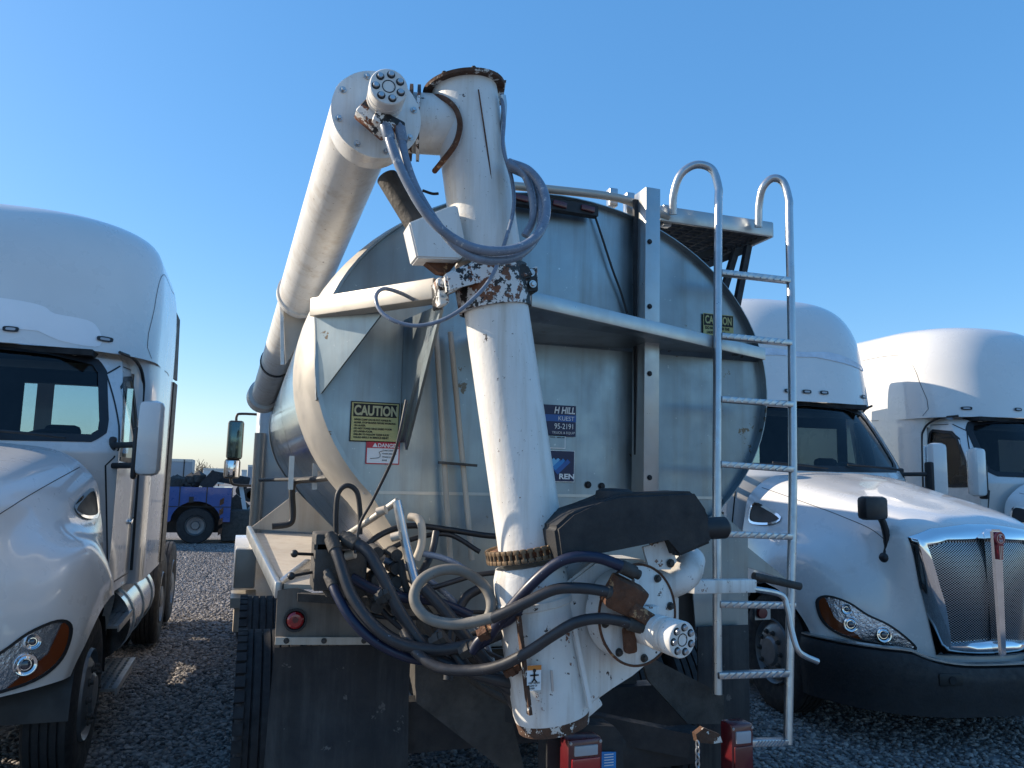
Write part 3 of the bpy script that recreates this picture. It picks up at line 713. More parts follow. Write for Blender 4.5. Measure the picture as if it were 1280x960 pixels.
# left support arm
bm = bmesh.new(); A0 = at(551, 363, 2.92); beam(bm, A0, aL, .09, .085, bevel=.006); arm = P_('support_arm', bm, M_ring)
bm = bmesh.new(); plate(bm, [at(394, 394, 3.57), at(396, 501, 3.58), at(486, 383, 3.28)], .010); P_('gusset_plate', bm, M_alu, arm)
bm = bmesh.new(); beam(bm, at(396, 397, 3.565), at(397, 500, 3.572), .014, .02); P_('weld_bead', bm, M_galv, arm)
bm = bmesh.new(); plate(bm, [at(540, 385, 3.0), at(552, 376, 2.95), at(508, 553, 3.585), at(500, 553, 3.59), at(505, 400, 3.59)], .010); sw = P_('support_web', bm, M_alu)
bm = bmesh.new(); beam(bm, at(551, 378, 2.93), at(507, 553, 3.57), .09, .012, up=(1, 0, 0)); P_('web_flange', bm, M_alu, sw)
# channel post
def vpost(name, pxa, pya, pxb, pyb, Y, w, d, m):
    a = at(pxa, pya, Y); b = at(pxb, pyb, Y); bm = bmesh.new()
    beam(bm, b, a, w, d, up=(0, 1, 0), bevel=.004); return P_(name, bm, m)
post = vpost('channel_post', 809, 240, 806, 617, 3.50, .085, .13, M_aluB)
bm = bmesh.new(); beam(bm, at(795, 250, 3.53), at(797, 615, 3.53), .03, .02, up=(0, 1, 0)); P_('post_flange', bm, M_blk2, post)
for y in (302, 383, 467, 597):
    bm = bmesh.new(); hexbolt(bm, at(812, y, 3.433), (0, -1, 0), .009, .01); P_('bolt', bm, M_blk2, post)
# conduits on the head
for (x0, x1) in ((548, 563), (566, 590)):
    bm = bmesh.new(); cyl(bm, at(x0-3, 415, 3.52), at(x1, 700, 3.5), .013, seg=12); P_('conduit', bm, M_tan, hd)
bm = bmesh.new(); beam(bm, at(548, 578, 3.49), at(596, 582, 3.49), .02, .012); P_('conduit_clamp', bm, M_dirty, hd)
# thin wire and marker bar at the top
bm = bmesh.new(); tube(bm, ats([(741, 262), (752, 295), (765, 335), (776, 365), (784, 392)], 3.57), .006, 8); P_('wire', bm, M_blk)
bm = bmesh.new(); plate(bm, ats([(640, 240), (748, 257), (748, 270), (640, 253)], 3.50), .05, (0, 1, 0)); mk = P_('marker_bar', bm, M_blk2)
for x in (652, 700, 735):
    bm = bmesh.new(); c = at(x, 245.5+(x-640)*.16, 3.493); box(bm, c, (.075, .014, .03), Matrix.Rotation(R(7), 3, 'Y'), bevel=.005); P_('marker_lamp', bm, M_redd, mk)
bm = bmesh.new(); tube(bm, ats([(600, 229, 3.56), (680, 236, 3.56), (765, 246, 3.56), (800, 257, 3.58), (835, 272, 3.6)]), .022, 14); P_('top_pipe', bm, M_ring)
for (px, py, h) in ((765, 250, .1), (786, 262, .13), (832, 275, .12)):
    bm = bmesh.new(); c = at(px, py, 3.66); box(bm, c+Vector((0, 0, h/2-.04)), (.05, .05, h), bevel=.006); P_('pipe_bracket', bm, M_galv)
# catwalk on top right
cw = bmesh.new(); cz = at(890, 278, 3.62).z; x0, x1 = at(822, 264, 3.62).x, at(962, 284, 3.62).x
bm = bmesh.new(); box(bm, ((x0+x1)/2, 3.60, cz), (x1-x0, .02, .085), bevel=.004); box(bm, ((x0+x1)/2, 6.6, cz), (x1-x0, .02, .085))
for x in (x0, x1): box(bm, (x, 5.1, cz), (.02, 3.0, .085))
cat = P_('catwalk', bm, M_aluB)
bm = bmesh.new()
for k in range(9): box(bm, (x0+(x1-x0)*(k+.5)/9, 5.1, cz-.0), (.012, 2.98, .04))
for k in range(60): box(bm, ((x0+x1)/2, 3.63+2.96*k/59, cz-.002), (x1-x0-.02, .012, .034))
P_('catwalk_grating', bm, M_dirty, cat)
for (a, b) in (((868, 322, 3.85), (905, 308, 3.95)), ((875, 335, 3.8), (934, 312, 3.8)), ((902, 372, 3.75), (920, 312, 3.75)), ((920, 385, 3.72), (935, 308, 3.72))):
    bm = bmesh.new(); beam(bm, at(*a), at(*b), .035, .035); P_('catwalk_strut', bm, M_blk2, cat)
# ladder
lad_a = ats([(897, 868, 3.22), (896, 600, 3.30), (897, 400, 3.37), (898, 235, 3.42), (890, 212, 3.44), (870, 206, 3.47), (851, 218, 3.50), (842, 243, 3.53), (841, 268, 3.55)])
lad_b = ats([(985, 930, 3.18), (991, 600, 3.30), (989, 400, 3.37), (986, 250, 3.42), (979, 228, 3.44), (966, 223, 3.47), (954, 234, 3.50), (949, 255, 3.53), (948, 284, 3.55)])
def hoop(L_): return [L_[0]]+[L_[0].lerp(L_[1], .5)]+L_[1:3]+[L_[2].lerp(L_[3], .5), L_[2].lerp(L_[3], .9)]+L_[3:]
bm = bmesh.new(); tube(bm, hoop(lad_a), .0215, 14, 8); lad = P_('ladder', bm, M_galv)
bm = bmesh.new(); tube(bm, hoop(lad_b), .0215, 14, 8); P_('ladder_rail', bm, M_galv, lad)
for k, (ya, yb, xa, xb) in enumerate(((341, 351, 900, 987), (420, 429, 900, 988), (499, 506, 900, 990), (580, 587, 899, 991), (667, 671, 898, 990), (755, 757, 898, 992), (844, 841, 896, 987), (928, 927, 935, 985))):
    Y = 3.37-(ya-400)*.00035; a = at(xa, ya, Y); b = at(xb, yb, Y); bm = bmesh.new(); beam(bm, a, b, .045, .03, bevel=.004)
    d = (b-a).normalized()
    l_ = (b-a).length-.06
    for q in range(9): beam(bm, a+d*(.03+q*l_/9)+Vector((-.006, -.024, -.01)), a+d*(.03+(q+.5)*l_/9)+Vector((.006, -.024, .012)), .006, .006)
    P_('rung', bm, M_galv, lad)
# ---- rear deck, fender rail and hopper panels on the left
bm = bmesh.new(); plate(bm, [at(314, 666, 5.2), at(430, 668, 5.2), at(520, 735, 3.5), at(355, 730, 3.5)], .02, (0, 0, -1)); dk = P_('fender_deck', bm, M_tan)
bm = bmesh.new(); beam(bm, at(311, 664, 5.25), at(348, 738, 3.48), .03, .07, bevel=.008); P_('deck_rail', bm, M_aluB, dk)
bm = bmesh.new(); beam(bm, at(348, 735, 3.5), at(385, 705, 3.9), .03, .05, bevel=.006); P_('deck_brace', bm, M_galv, dk)
bm = bmesh.new(); plate(bm, ats([(312, 661), (372, 615), (425, 668)], 5.2), .02, (0, 1, 0)); P_('hopper_panel', bm, M_tan)
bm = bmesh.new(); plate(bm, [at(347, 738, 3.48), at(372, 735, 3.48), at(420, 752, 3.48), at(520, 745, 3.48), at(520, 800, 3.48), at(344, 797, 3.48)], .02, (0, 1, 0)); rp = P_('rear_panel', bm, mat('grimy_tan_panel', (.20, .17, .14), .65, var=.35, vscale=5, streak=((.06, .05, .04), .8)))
bm = bmesh.new(); beam(bm, at(344, 801, 3.46), at(518, 801, 3.46), .012, .03); st = P_('flap_strip', bm, M_tan)
for px in (358, 405, 455, 502):
    bm = bmesh.new(); hexbolt(bm, at(px, 801, 3.453), (0, -1, 0), .008, .008); P_('bolt', bm, M_dirty, st)
bm = bmesh.new(); lathe(bm, at(369, 775, 3.478), (0, -1, 0), [(0, .048), (.012, .048), (.012, .04), (.006, .036)], 28); rl = P_('marker_lamp', bm, M_blk)
bm = bmesh.new(); lathe(bm, at(369, 775, 3.475), (0, -1, 0), [(0, .036), (.012, .034), (.02, .026), (.024, 0)], 28); P_('lens', bm, M_red, rl)
bm = bmesh.new(); lathe(bm, at(369, 775, 3.448), (0, -1, 0), [(0, .012), (.004, .012), (.004, 0)], 20); P_('lens_centre', bm, M_redd, rl)
bm = bmesh.new(); x0 = at(344, 801, 3.5).x; x1 = at(515, 801, 3.5).x
n_ = 14; prev = None
for k in range(n_+1):
    z = 1.28-.85*k/n_; y = 3.50+.02*math.sin(k*.5); row = [bm.verts.new((x0+(x1-x0)*q/10-.03*k/n_*(q < 5)*(5-q)/5, y+.012*math.sin(q*.9), z)) for q in range(11)]
    if prev:
        for q in range(10): bm.faces.new((prev[q], prev[q+1], row[q+1], row[q]))
    prev = row
P_('mud_flap', bm, M_flap)
bm = bmesh.new(); box(bm, (2.33, 3.50, .86), (.30, .012, .86), bevel=.003); mf2 = P_('mud_flap', bm, M_flap)
bm = bmesh.new(); plate(bm, ats([(900, 790), (935, 790), (935, 670), (900, 640), (860, 660), (870, 790)], 3.55), .01, (0, 1, 0)); P_('fender_panel', bm, M_alu)
bm = bmesh.new(); plate(bm, ats([(905, 700), (985, 725), (915, 668)], 3.75), .02, (0, 1, 0)); P_('gusset_panel', bm, M_alu)
bm = bmesh.new(); box(bm, at(952, 765, 3.7), (.10, .02, .08)); mb = P_('marker_lamp', bm, M_alu)
bm = bmesh.new(); lathe(bm, at(952, 766, 3.68), (0, -1, 0), [(0, .032), (.015, .028), (.018, 0)], 20); P_('lens', bm, M_redd, mb)
# dark frame members
for pts in ([(520, 830), (628, 850), (655, 960), (628, 962), (520, 878)], [(800, 815), (905, 868), (905, 905), (860, 905), (810, 850)]):
    bm = bmesh.new(); plate(bm, ats(pts, 3.3), .02, (0, 1, 0)); P_('frame_plate', bm, M_dirty)
bm = bmesh.new(); box(bm, (.95, 6.2, .98), (.09, 5.2, .28)); P_('frame_rail', bm, M_dirty)
bm = bmesh.new(); box(bm, (1.85, 6.2, .98), (.09, 5.2, .28)); P_('frame_rail', bm, M_dirty)
bm = bmesh.new(); box(bm, (1.42, 3.6, .90), (1.5, .1, .22)); P_('rear_crossmember', bm, M_blk2)
bm = bmesh.new(); beam(bm, at(560, 870, 3.4), at(860, 930, 3.1), .06, .10); P_('tow_bar', bm, M_blk2)
bm = bmesh.new(); cyl(bm, (.3, 4.85, .55), (2.5, 4.85, .55), .07); P_('axle', bm, M_dirty)
bm = bmesh.new(); box(bm, (1.4, 6.0, 1.16), (.9, 4.6, .12)); P_('belly_pan', bm, M_dirty)
# hopper bottom box below the head
bm = bmesh.new(); plate(bm, ats([(470, 612), (905, 640), (880, 790), (560, 790)], 3.62), .02, (0, 1, 0)); P_('hopper_end', bm, mat('shadow_dark_aluminium', (.10, .095, .09), .6, metal=.4, var=.4, streak=((.04, .035, .03), .8)))  # plate coloured dark to paint in the shadow and dark hoses below the head
# wheels
wheel(tk, .30, 4.75, .56, .60, -1, rear=True, local=False); wheel(tk, .30, 6.05, .56, .60, -1, rear=True, local=False)
wheel(tk, 2.50, 4.75, .56, .60, 1, rear=True, local=False); wheel(tk, 2.50, 6.05, .56, .60, 1, rear=True, local=False)
for (xx, yy) in ((.30, 4.75), (.30, 6.05)):
    wk = [o for o in tk.children if o.name.startswith('wheel')][0 if yy < 5 else 1]; 
    for dx in (-.275, .0, .275):
        bm = bmesh.new()
        for k in range(46):
            a = 2*math.pi*k/46; rot = Matrix.Rotation(-a, 3, 'X'); box(bm, Vector((xx+dx, yy, .56))+rot @ Vector((0, 0, .560)), (.05, .058, .022), rot)
        P_('tread_row', bm, M_rub, wk)
wheel(tk, .12, 10.3, .52, .32, -1, local=False); wheel(tk, 2.45, 10.3, .52, .32, 1, local=False)
# cab of the tanker truck
bm = bmesh.new(); box(bm, (1.28, 9.9, 2.05), (2.45, 1.7, 1.9), bevel=.12); cb_ = P_('cab', bm, M_paint)
bm = bmesh.new(); box(bm, (1.28, 11.6, 1.55), (1.9, 1.9, 1.1), bevel=.2); P_('hood', bm, M_paint)
for s, x in ((-1, .12), (1, 2.45)):
    bm = bmesh.new()
    for k in range(10):
        a0, a1 = R(180*k/10), R(180*(k+1)/10)
        q = [(10.3+math.cos(a)*.66, .55+math.sin(a)*.70) for a in (a0, a1)]
        for (xa, xb) in ((x-.22, x+.25),):
            bm.faces.new([bm.verts.new((xa, *q[0])), bm.verts.new((xa, *q[1])), bm.verts.new((xb, *q[1])), bm.verts.new((xb, *q[0]))])
        bm.faces.new([bm.verts.new((x-.22, *q[0])), bm.verts.new((x-.22, *q[1])), bm.verts.new((x-.22, 10.3+math.cos(a1)*.58, .55+math.sin(a1)*.6)), bm.verts.new((x-.22, 10.3+math.cos(a0)*.58, .55+math.sin(a0)*.6))])
    bmesh.ops.remove_doubles(bm, verts=bm.verts, dist=.001); P_('fender', bm, M_paint)
bm = bmesh.new(); box(bm, (.03, 9.3, .98), (.22, .5, .42), bevel=.02); box(bm, (.03, 9.1, .66), (.26, .6, .1)); P_('step_box', bm, M_ring)
bm = bmesh.new(); box(bm, (.06, 9.2, .48), (.24, .7, .26), bevel=.02); P_('battery_box', bm, M_tan)
bm = bmesh.new(); cyl(bm, (.10, 9.0, 1.3), (.10, 9.0, 2.45), .06); P_('exhaust_stack', bm, M_ring)
bm = bmesh.new(); c = at(294, 550, 10.2); box(bm, c, (.19, .10, .48), bevel=.035); mi = P_('mirror', bm, M_blk)
bm = bmesh.new(); box(bm, c+Vector((0, -.052, 0)), (.16, .008, .44), bevel=.003); P_('mirror_glass', bm, mat('dark_mirror', (.10, .16, .16), .1, metal=.8), mi)
c2 = at(290, 586, 10.2); bm = bmesh.new(); box(bm, c2, (.19, .10, .24), bevel=.035); m2_ = P_('convex_mirror', bm, M_blk)
bm = bmesh.new(); box(bm, c2+Vector((0, -.052, 0)), (.155, .01, .20), bevel=.004); P_('mirror_glass', bm, M_chrome, m2_)
bm = bmesh.new(); tube(bm, [c+Vector((0, .03, .2)), c+Vector((.0, .03, .30)), c+Vector((.06, .03, .33)), c+Vector((.4, .05, .33))], .016, 8, 5)
tube(bm, [c2+Vector((0, .03, 0)), c2+Vector((0, .03, -.16)), c2+Vector((.1, .03, -.2)), c2+Vector((.45, .05, -.2))], .016, 8, 5); P_('mirror_arm', bm, M_blk, mi)
# crank handle and black rod below the tank
bm = bmesh.new(); tube(bm, ats([(412, 597, 4.0), (395, 599, 4.1), (372, 601, 4.2), (366, 606, 4.2), (365, 618, 4.2), (366, 645, 4.2), (361, 655, 4.2), (340, 658, 4.2)]), .017, 10, 5); P_('crank_handle', bm, M_blk2)
bm = bmesh.new(); cyl(bm, at(325, 600, 6.2), at(438, 598, 3.85), .012, seg=10); P_('shut_off_rod', bm, M_blk2)
for px in (365, 395):
    bm = bmesh.new(); beam(bm, at(px, 570-(px-365)*.4, 4.15), at(px-2, 612, 4.15), .025, .014, up=(0, 1, 0)); P_('rod_hanger', bm, M_galv)
# ---- main unloading auger
CA = at(683, 790, 2.80); CB = at(625, 372, 2.86); ax = (CB-CA).normalized()
t0 = at(665, 688, 2.81); t1_ = at(620, 385, 2.86); colr = .127
bm = bmesh.new(); cyl(bm, t0, t1_, colr, seg=48); col = P_('auger_column', bm, M_wht)
# clamp collar
k0 = at(619, 388, 2.86); k1 = at(612, 338, 2.865)
bm = bmesh.new(); lathe(bm, k0, k1-k0, [(0, .130), (.0, .142), ((k1-k0).length, .150), ((k1-k0).length, .125)], 40); cl = P_('clamp_collar', bm, M_wht2)
for (pts, Y) in (([(546, 348), (558, 344), (562, 378), (550, 382)], 2.80), ([(655, 338), (672, 332), (673, 364), (657, 366)], 2.78)):
    bm = bmesh.new(); plate(bm, ats(pts, Y), .12, (0, 1, 0)); bmesh.ops.bevel(bm, geom=bm.edges[:], offset=.004, segments=1, affect='EDGES'); P_('clamp_ear', bm, M_wht2, cl)
for (px, py, Y) in ((552, 354, 2.79), (554, 368, 2.79), (664, 341, 2.77), (666, 355, 2.77)):
    bm = bmesh.new(); hexbolt(bm, at(px, py, Y), (0, -1, 0), .010, .012); P_('bolt', bm, M_galv, cl)
bm = bmesh.new(); plate(bm, ats([(556, 342), (600, 322), (660, 330), (668, 345), (640, 352), (600, 350), (560, 366)], 2.74), .08, (0, 1, 0)); bmesh.ops.bevel(bm, geom=bm.edges[:], offset=.008, segments=2, affect='EDGES'); P_('clamp_saddle', bm, M_wht2, cl)
# upper tube
u0 = at(611, 330, 2.87); u1 = at(580, 112, 2.90)
bm = bmesh.new(); cyl(bm, u0, u1, .134, seg=48); up = P_('upper_tube', bm, M_wht)
ud = (u1-u0).normalized()
bm = bmesh.new(); lathe(bm, u1-ud*.01, ud, [(0, .13), (0, .165), (.012, .168), (.014, 0)], 48); fl = P_('top_flange', bm, M_rustf, up)
bm = bmesh.new(); plate(bm, ats([(610, 101), (633, 100), (628, 128), (616, 124)], 2.86), .05, (0, 1, 0)); P_('flange_bracket', bm, M_rustf, up)
for k in range(8):
    a = ud.orthogonal().normalized(); b = ud.cross(a); t = k*math.pi/4; bm = bmesh.new(); hexbolt(bm, u1+ud*.002+(a*math.cos(t)+b*math.sin(t))*.152, ud, .009, .012); P_('bolt', bm, M_dirty, up)
bm = bmesh.new(); tube(bm, [at(x, y, 2.752) for x, y in ((598, 112), (611, 200), (624, 305))], .003, 6, 4); P_('weld_line', bm, M_rust, up)
# tee and boom head
T0 = at(575, 158, 2.90); DC = at(470, 142, 2.78)
B1 = at(377, 368, 4.9); B0 = at(455, 150, 2.98)
bd_ = (B1-B0).normalized()
DCc = B0 - bd_*.10
bm = bmesh.new(); cyl(bm, T0, T0.lerp(B0, .9), .118, seg=40); tee = P_('tee_branch', bm, M_wht)
q0 = T0.lerp(B0, .42); dd = (B0-T0).normalized()
for h in (0, .03):
    bm = bmesh.new(); lathe(bm, q0+dd*h, dd, [(0, .118), (0, .148), (.012, .148), (.012, .118)], 40); P_('flange_ring', bm, M_rustf if h else M_wht2, tee)
bm = bmesh.new(); tube(bm, ats([(534, 120, 2.90), (552, 122, 2.82), (568, 134, 2.775), (575, 155, 2.755), (569, 180, 2.775), (552, 203, 2.83), (543, 214, 2.90)]), .011, 8, 4); P_('rusty_weld', bm, M_rust, tee)
bm = bmesh.new(); cyl(bm, DCc, B1, .137, r2=.137, seg=48); bo = P_('boom_tube', bm, M_wht)
B2 = at(331, 492, 8.3); bdd = (B2-B1).normalized()
bm = bmesh.new(); cyl(bm, B1, B2, .125, seg=36); lathe(bm, B2, bdd, [(0, .12), (0, .16), (.22, .17), (.22, .14)], 30); P_('boom_tube', bm, M_wht)
bm = bmesh.new(); lathe(bm, B1-bd_*.03, bd_, [(0, .135), (0, .150), (.05, .150), (.05, .12)], 36); P_('joint_collar', bm, M_wht, bo)
bm = bmesh.new(); lathe(bm, B1+bdd*1.9, bdd, [(0, .12), (0, .135), (.04, .135), (.04, .12)], 30); P_('hold_down_strap', bm, M_blk, bo)
# boom saddle beside the tank
bm = bmesh.new(); plate(bm, ats([(353, 365, 5.0), (395, 376, 5.0), (393, 395, 5.0), (357, 455, 5.0)][:4]), .02, (0, 1, 0)); bs = P_('boom_saddle', bm, M_ring)
bm = bmesh.new(); beam(bm, at(352, 366, 4.98), at(353, 456, 4.98), .02, .03, up=(0, 1, 0)); P_('saddle_edge', bm, M_galv, bs)
# disc end plate on the boom
nd = (-bd_*.75+Vector((0, -1, 0))*.25+Vector((0, 0, -.12))).normalized(); dc = at(471, 143, 2.72)
bm = bmesh.new(); lathe(bm, dc, nd, [(-.012, 0), (-.012, .162), (0, .165), (.002, .160), (.003, 0)], 56); ep = P_('end_plate', bm, M_wht)
bm = bmesh.new(); lathe(bm, dc-nd*.02, -nd, [(0, .150), (.13, .150), (.16, .137)], 48); P_('end_drum', bm, M_wht, ep)
a_ = nd.orthogonal().normalized(); b_ = nd.cross(a_)
for k in range(8):
    t = k*math.pi/4+.3; bm = bmesh.new(); hexbolt(bm, dc+nd*.003+(a_*math.cos(t)+b_*math.sin(t))*.142, nd, .008, .014); P_('bolt', bm, M_galv, ep)
def motor(c0, c1, r, par):
    d = (c1-c0).normalized(); l = (c1-c0).length
    bm = bmesh.new(); lathe(bm, c0, d, [(0, 0), (0, r*.95), (l*.35, r*.95), (l*.36, r*.88), (l*.42, r*.88), (l*.43, r), (l*.55, r), (l*.56, r*.93), (l*.62, r*.93), (l*.63, r), (l*.72, r), (l*.73, r*.94), (l*.77, r*.94), (l*.78, r*1.02), (l*.98, r*1.02), (l, r*.97), (l, 0)], 40)
    mo = P_('hydraulic_motor', bm, M_wht, par); return mo, d
def motor_face(mo_parent, c1, d, r):
    a = d.orthogonal().normalized(); b = d.cross(a)
    for k in range(7):
        t = k*2*math.pi/7+.2; q = c1+(a*math.cos(t)+b*math.sin(t))*r*.68; bm = bmesh.new()
        lathe(bm, q, d, [(0, 0), (.0008, r*.22), (.0012, 0)], 20); P_('bolt_recess', bm, M_blk2, mo_parent)
        bm = bmesh.new(); lathe(bm, q, d, [(.001, r*.15), (.010, r*.15), (.012, r*.12), (.012, 0)], 16); P_('bolt', bm, M_galv, mo_parent)
    bm = bmesh.new(); lathe(bm, c1, d, [(0, r*.36), (.0012, r*.36), (.0012, r*.31), (0, r*.31)], 28); P_('cover_ring', bm, M_blk2, mo_parent)
mc0 = at(477, 142, 2.70); mc1 = at(486, 108, 2.50)
motor(mc0, mc1, .064, ep); motor_face(ep, mc1, (mc1-mc0).normalized(), .064)
bm = bmesh.new(); box(bm, at(468, 150, 2.64), (.13, .07, .07), Matrix.Rotation(R(35), 3, 'Y'), bevel=.012); box(bm, at(485, 155, 2.60), (.11, .06, .05), Matrix.Rotation(R(20), 3, 'Y'), bevel=.01); pb = P_('port_block', bm, M_wht2, ep)
# dark hydraulic ram and its bracket box
bm = bmesh.new(); cyl(bm, at(484, 222, 3.05), at(535, 305, 2.95), .045, seg=24); ram = P_('hydraulic_ram', bm, M_dirty)
bm = bmesh.new(); plate(bm, ats([(511, 278), (521, 322), (574, 324), (585, 316), (572, 256), (560, 258)], 2.74), .12, (0, 1, 0)); bmesh.ops.bevel(bm, geom=bm.edges[:], offset=.006, segments=2, affect='EDGES'); P_('ram_bracket', bm, M_wht)
bm = bmesh.new(); plate(bm, ats([(628, 310), (646, 316), (642, 262), (632, 262)], 2.78), .1, (0, 1, 0)); P_('ram_bracket', bm, M_wht)
bm = bmesh.new(); plate(bm, ats([(525, 322), (574, 325), (560, 342), (548, 340)], 2.80), .05, (0, 1, 0)); P_('rust_plate', bm, M_rust)
# ---- lower housing
bm = bmesh.new(); h0 = at(690, 893, 2.78); h1 = at(660, 705, 2.80); hd_ = (h1-h0)
L_ = hd_.length
lathe(bm, h0, hd_, [(0, .10), (0, .138), (.02, .142), (L_*.40, .142), (L_*.72, .142), (L_*.73, .150), (L_*.77, .150), (L_*.78, .144), (L_*.93, .138), (L_, .125), (L_, 0)], 48); ho = P_('auger_housing', bm, M_wht3)
bm = bmesh.new(); lathe(bm, h0, -hd_, [(0, .12), (0, .138), (.04, .132), (.05, .09)], 40); P_('bottom_flange', bm, M_rustf, ho)
bm = bmesh.new(); a = at(648, 770, 2.66); b = at(662, 893, 2.64); beam(bm, a, b, .012, .03, up=(0, 1, 0)); P_('housing_seam', bm, M_rustf, ho)
# chain ring
ch0 = at(662, 688, 2.805); cdir = hd_.normalized()
bm = bmesh.new(); lathe(bm, ch0-cdir*.018, cdir, [(0, .12), (0, .150), (.036, .150), (.036, .12)], 48); chn = P_('sprocket_ring', bm, M_rust)
bm = bmesh.new(); a = cdir.orthogonal().normalized(); b = cdir.cross(a)
for k in range(40):
    t = k*2*math.pi/40; n_ = a*math.cos(t)+b*math.sin(t); tt = cdir.cross(n_)
    for h in (-.017, .017):
        p = ch0+n_*.162+cdir*h; beam(bm, p-tt*.011, p+tt*.011, .012, .016, up=cdir, bevel=.003)
    cyl(bm, ch0+n_*.162-cdir*.02, ch0+n_*.162+cdir*.02, .006, seg=8)
P_('drive_chain', bm, mat('rusty_chain', (.22, .15, .09), .6, metal=.4, var=.5, vscale=30), chn)
# side hopper and drum with bolted disc
bm = bmesh.new(); plate(bm, ats([(700, 735), (745, 700), (808, 700), (850, 745), (850, 800), (790, 845), (738, 882), (722, 868)], 2.70), .20, (0, 1, 0)); bmesh.ops.bevel(bm, geom=bm.edges[:], offset=.01, segments=2, affect='EDGES'); sh = P_('inlet_hopper', bm, M_wht3)
bm = bmesh.new(); beam(bm, at(715, 775, 2.665), at(737, 885, 2.655), .014, .025, up=(0, 1, 0)); P_('hopper_rib', bm, M_wht3, sh)
bm = bmesh.new(); beam(bm, at(722, 890, 2.75), at(745, 870, 2.75), .07, .06, bevel=.01); P_('outlet_neck', bm, M_wht3, sh)
n2 = Vector((.22, -1, .04)).normalized(); dd2 = at(797, 768, 2.60)
bm = bmesh.new(); lathe(bm, dd2, n2, [(-.10, .160), (-.014, .160), (-.014, .178), (0, .180), (.003, .174), (.004, 0)], 56); dp = P_('end_plate', bm, M_wht3)
a_ = n2.orthogonal().normalized(); b_ = n2.cross(a_)
for k in range(8):
    t = k*math.pi/4+.15; bm = bmesh.new(); hexbolt(bm, dd2+n2*.004+(a_*math.cos(t)+b_*math.sin(t))*.155, n2, .010, .016); P_('bolt', bm, M_dirty, dp)
bm = bmesh.new(); tube(bm, [dd2+n2*.003+(a_*math.cos(t)+b_*math.sin(t))*.178 for t in np.linspace(0, 6.283, 30)], .005, 6, 2); P_('rusty_rim', bm, M_rust, dp)
mq0 = at(800, 783, 2.57); mq1 = at(853, 800, 2.36)
motor(mq0, mq1, .060, dp); motor_face(dp, mq1, (mq1-mq0).normalized(), .060)
bm = bmesh.new(); box(bm, at(780, 745, 2.52), (.13, .09, .11), Matrix.Rotation(R(25), 3, 'Y') @ Matrix.Rotation(R(15), 3, 'X'), bevel=.012)
box(bm, at(800, 768, 2.50), (.10, .06, .05), Matrix.Rotation(R(30), 3, 'Y'), bevel=.01); box(bm, at(787, 800, 2.54), (.045, .04, .09), Matrix.Rotation(R(-5), 3, 'Y'), bevel=.012); P_('port_block', bm, M_rust, dp)
bm = bmesh.new(); box(bm, at(805, 762, 2.55), (.10, .05, .03), bevel=.006); P_('key_plate', bm, M_wht3, dp)
# white elbow pipe, brackets, beam to the right
bm = bmesh.new(); tube(bm, ats([(800, 735, 2.74), (835, 728, 2.72), (856, 717, 2.70), (862, 700, 2.78)]), .062, 24, 6); P_('elbow_pipe', bm, M_wht3)
bm = bmesh.new(); plate(bm, ats([(804, 684), (838, 674), (846, 702), (838, 712), (812, 712)], 2.62), .012, (0, 1, 0)); bk = P_('pivot_bracket', bm, M_wht3)
bm = bmesh.new(); hexbolt(bm, at(838, 704, 2.615), (0, -1, 0), .011, .014); P_('bolt', bm, M_dirty, bk)
bm = bmesh.new(); beam(bm, at(862, 733, 2.80), at(940, 732, 2.95), .05, .055, bevel=.005); P_('latch_beam', bm, M_wht3)
bm = bmesh.new(); tube(bm, ats([(935, 735, 2.93), (975, 743, 2.95), (984, 760, 2.94), (990, 790, 2.92), (997, 812, 2.90), (1006, 820, 2.90), (1022, 827, 2.90)]), .013, 10, 5); P_('latch_rod', bm, M_galv)
bm = bmesh.new(); cyl(bm, at(942, 720, 3.1), at(1000, 733, 3.1), .018, seg=14); P_('cross_pin', bm, M_dirty)
# black drive guard
bm = bmesh.new(); plate(bm, ats([(694, 660), (716, 640), (752, 628), (775, 618), (868, 614), (886, 640), (892, 678), (848, 697), (838, 670), (760, 690), (700, 704)], 2.56), .20, (0, 1, 0)); bmesh.ops.bevel(bm, geom=bm.edges[:], offset=.012, segments=3, affect='EDGES'); gd = P_('drive_guard', bm, M_blk2)
bm = bmesh.new(); c = at(768, 626, 2.66); lathe(bm, c, (.02, -.0, 1), [(0, .075), (.035, .07), (.045, .05), (.047, 0)], 24); P_('guard_boss', bm, M_blk2, gd)
bm = bmesh.new(); a = at(878, 661, 2.60); b = at(914, 659, 2.60); lathe(bm, a, b-a, [(0, .03), (0, .04), (.05, .042), (.095, .042), (.108, .03), (.11, 0)], 24); P_('guard_knob', bm, M_blk, gd)
# ---- valve bank
bm = bmesh.new()
vb0 = at(400, 700, 3.25)
box(bm, at(405, 700, 3.25), (.09, .18, .22), bevel=.01); box(bm, at(430, 715, 3.3), (.16, .2, .18), bevel=.015); box(bm, at(420, 682, 3.22), (.18, .12, .02)); vb = P_('valve_block', bm, M_dirty)
for i in range(5):
    for j in range(2):
        bm = bmesh.new(); c = at(470+j*24, 690+i*17+j*3, 3.22); cyl(bm, c+Vector((0, .1, 0)), c-Vector((0, .04, 0)), .028, r2=.024, seg=14); P_('valve_spool', bm, M_dirty, vb)
for i in range(2):
    bm = bmesh.new(); a = at(392, 693+i*22, 3.22); b = at(368-i*4, 692+i*28, 3.16); cyl(bm, a, b, .006, seg=8); bmesh.ops.create_uvsphere(bm, u_segments=10, v_segments=8, radius=.015, matrix=Matrix.Translation(b)); P_('valve_lever', bm, M_blk, vb)
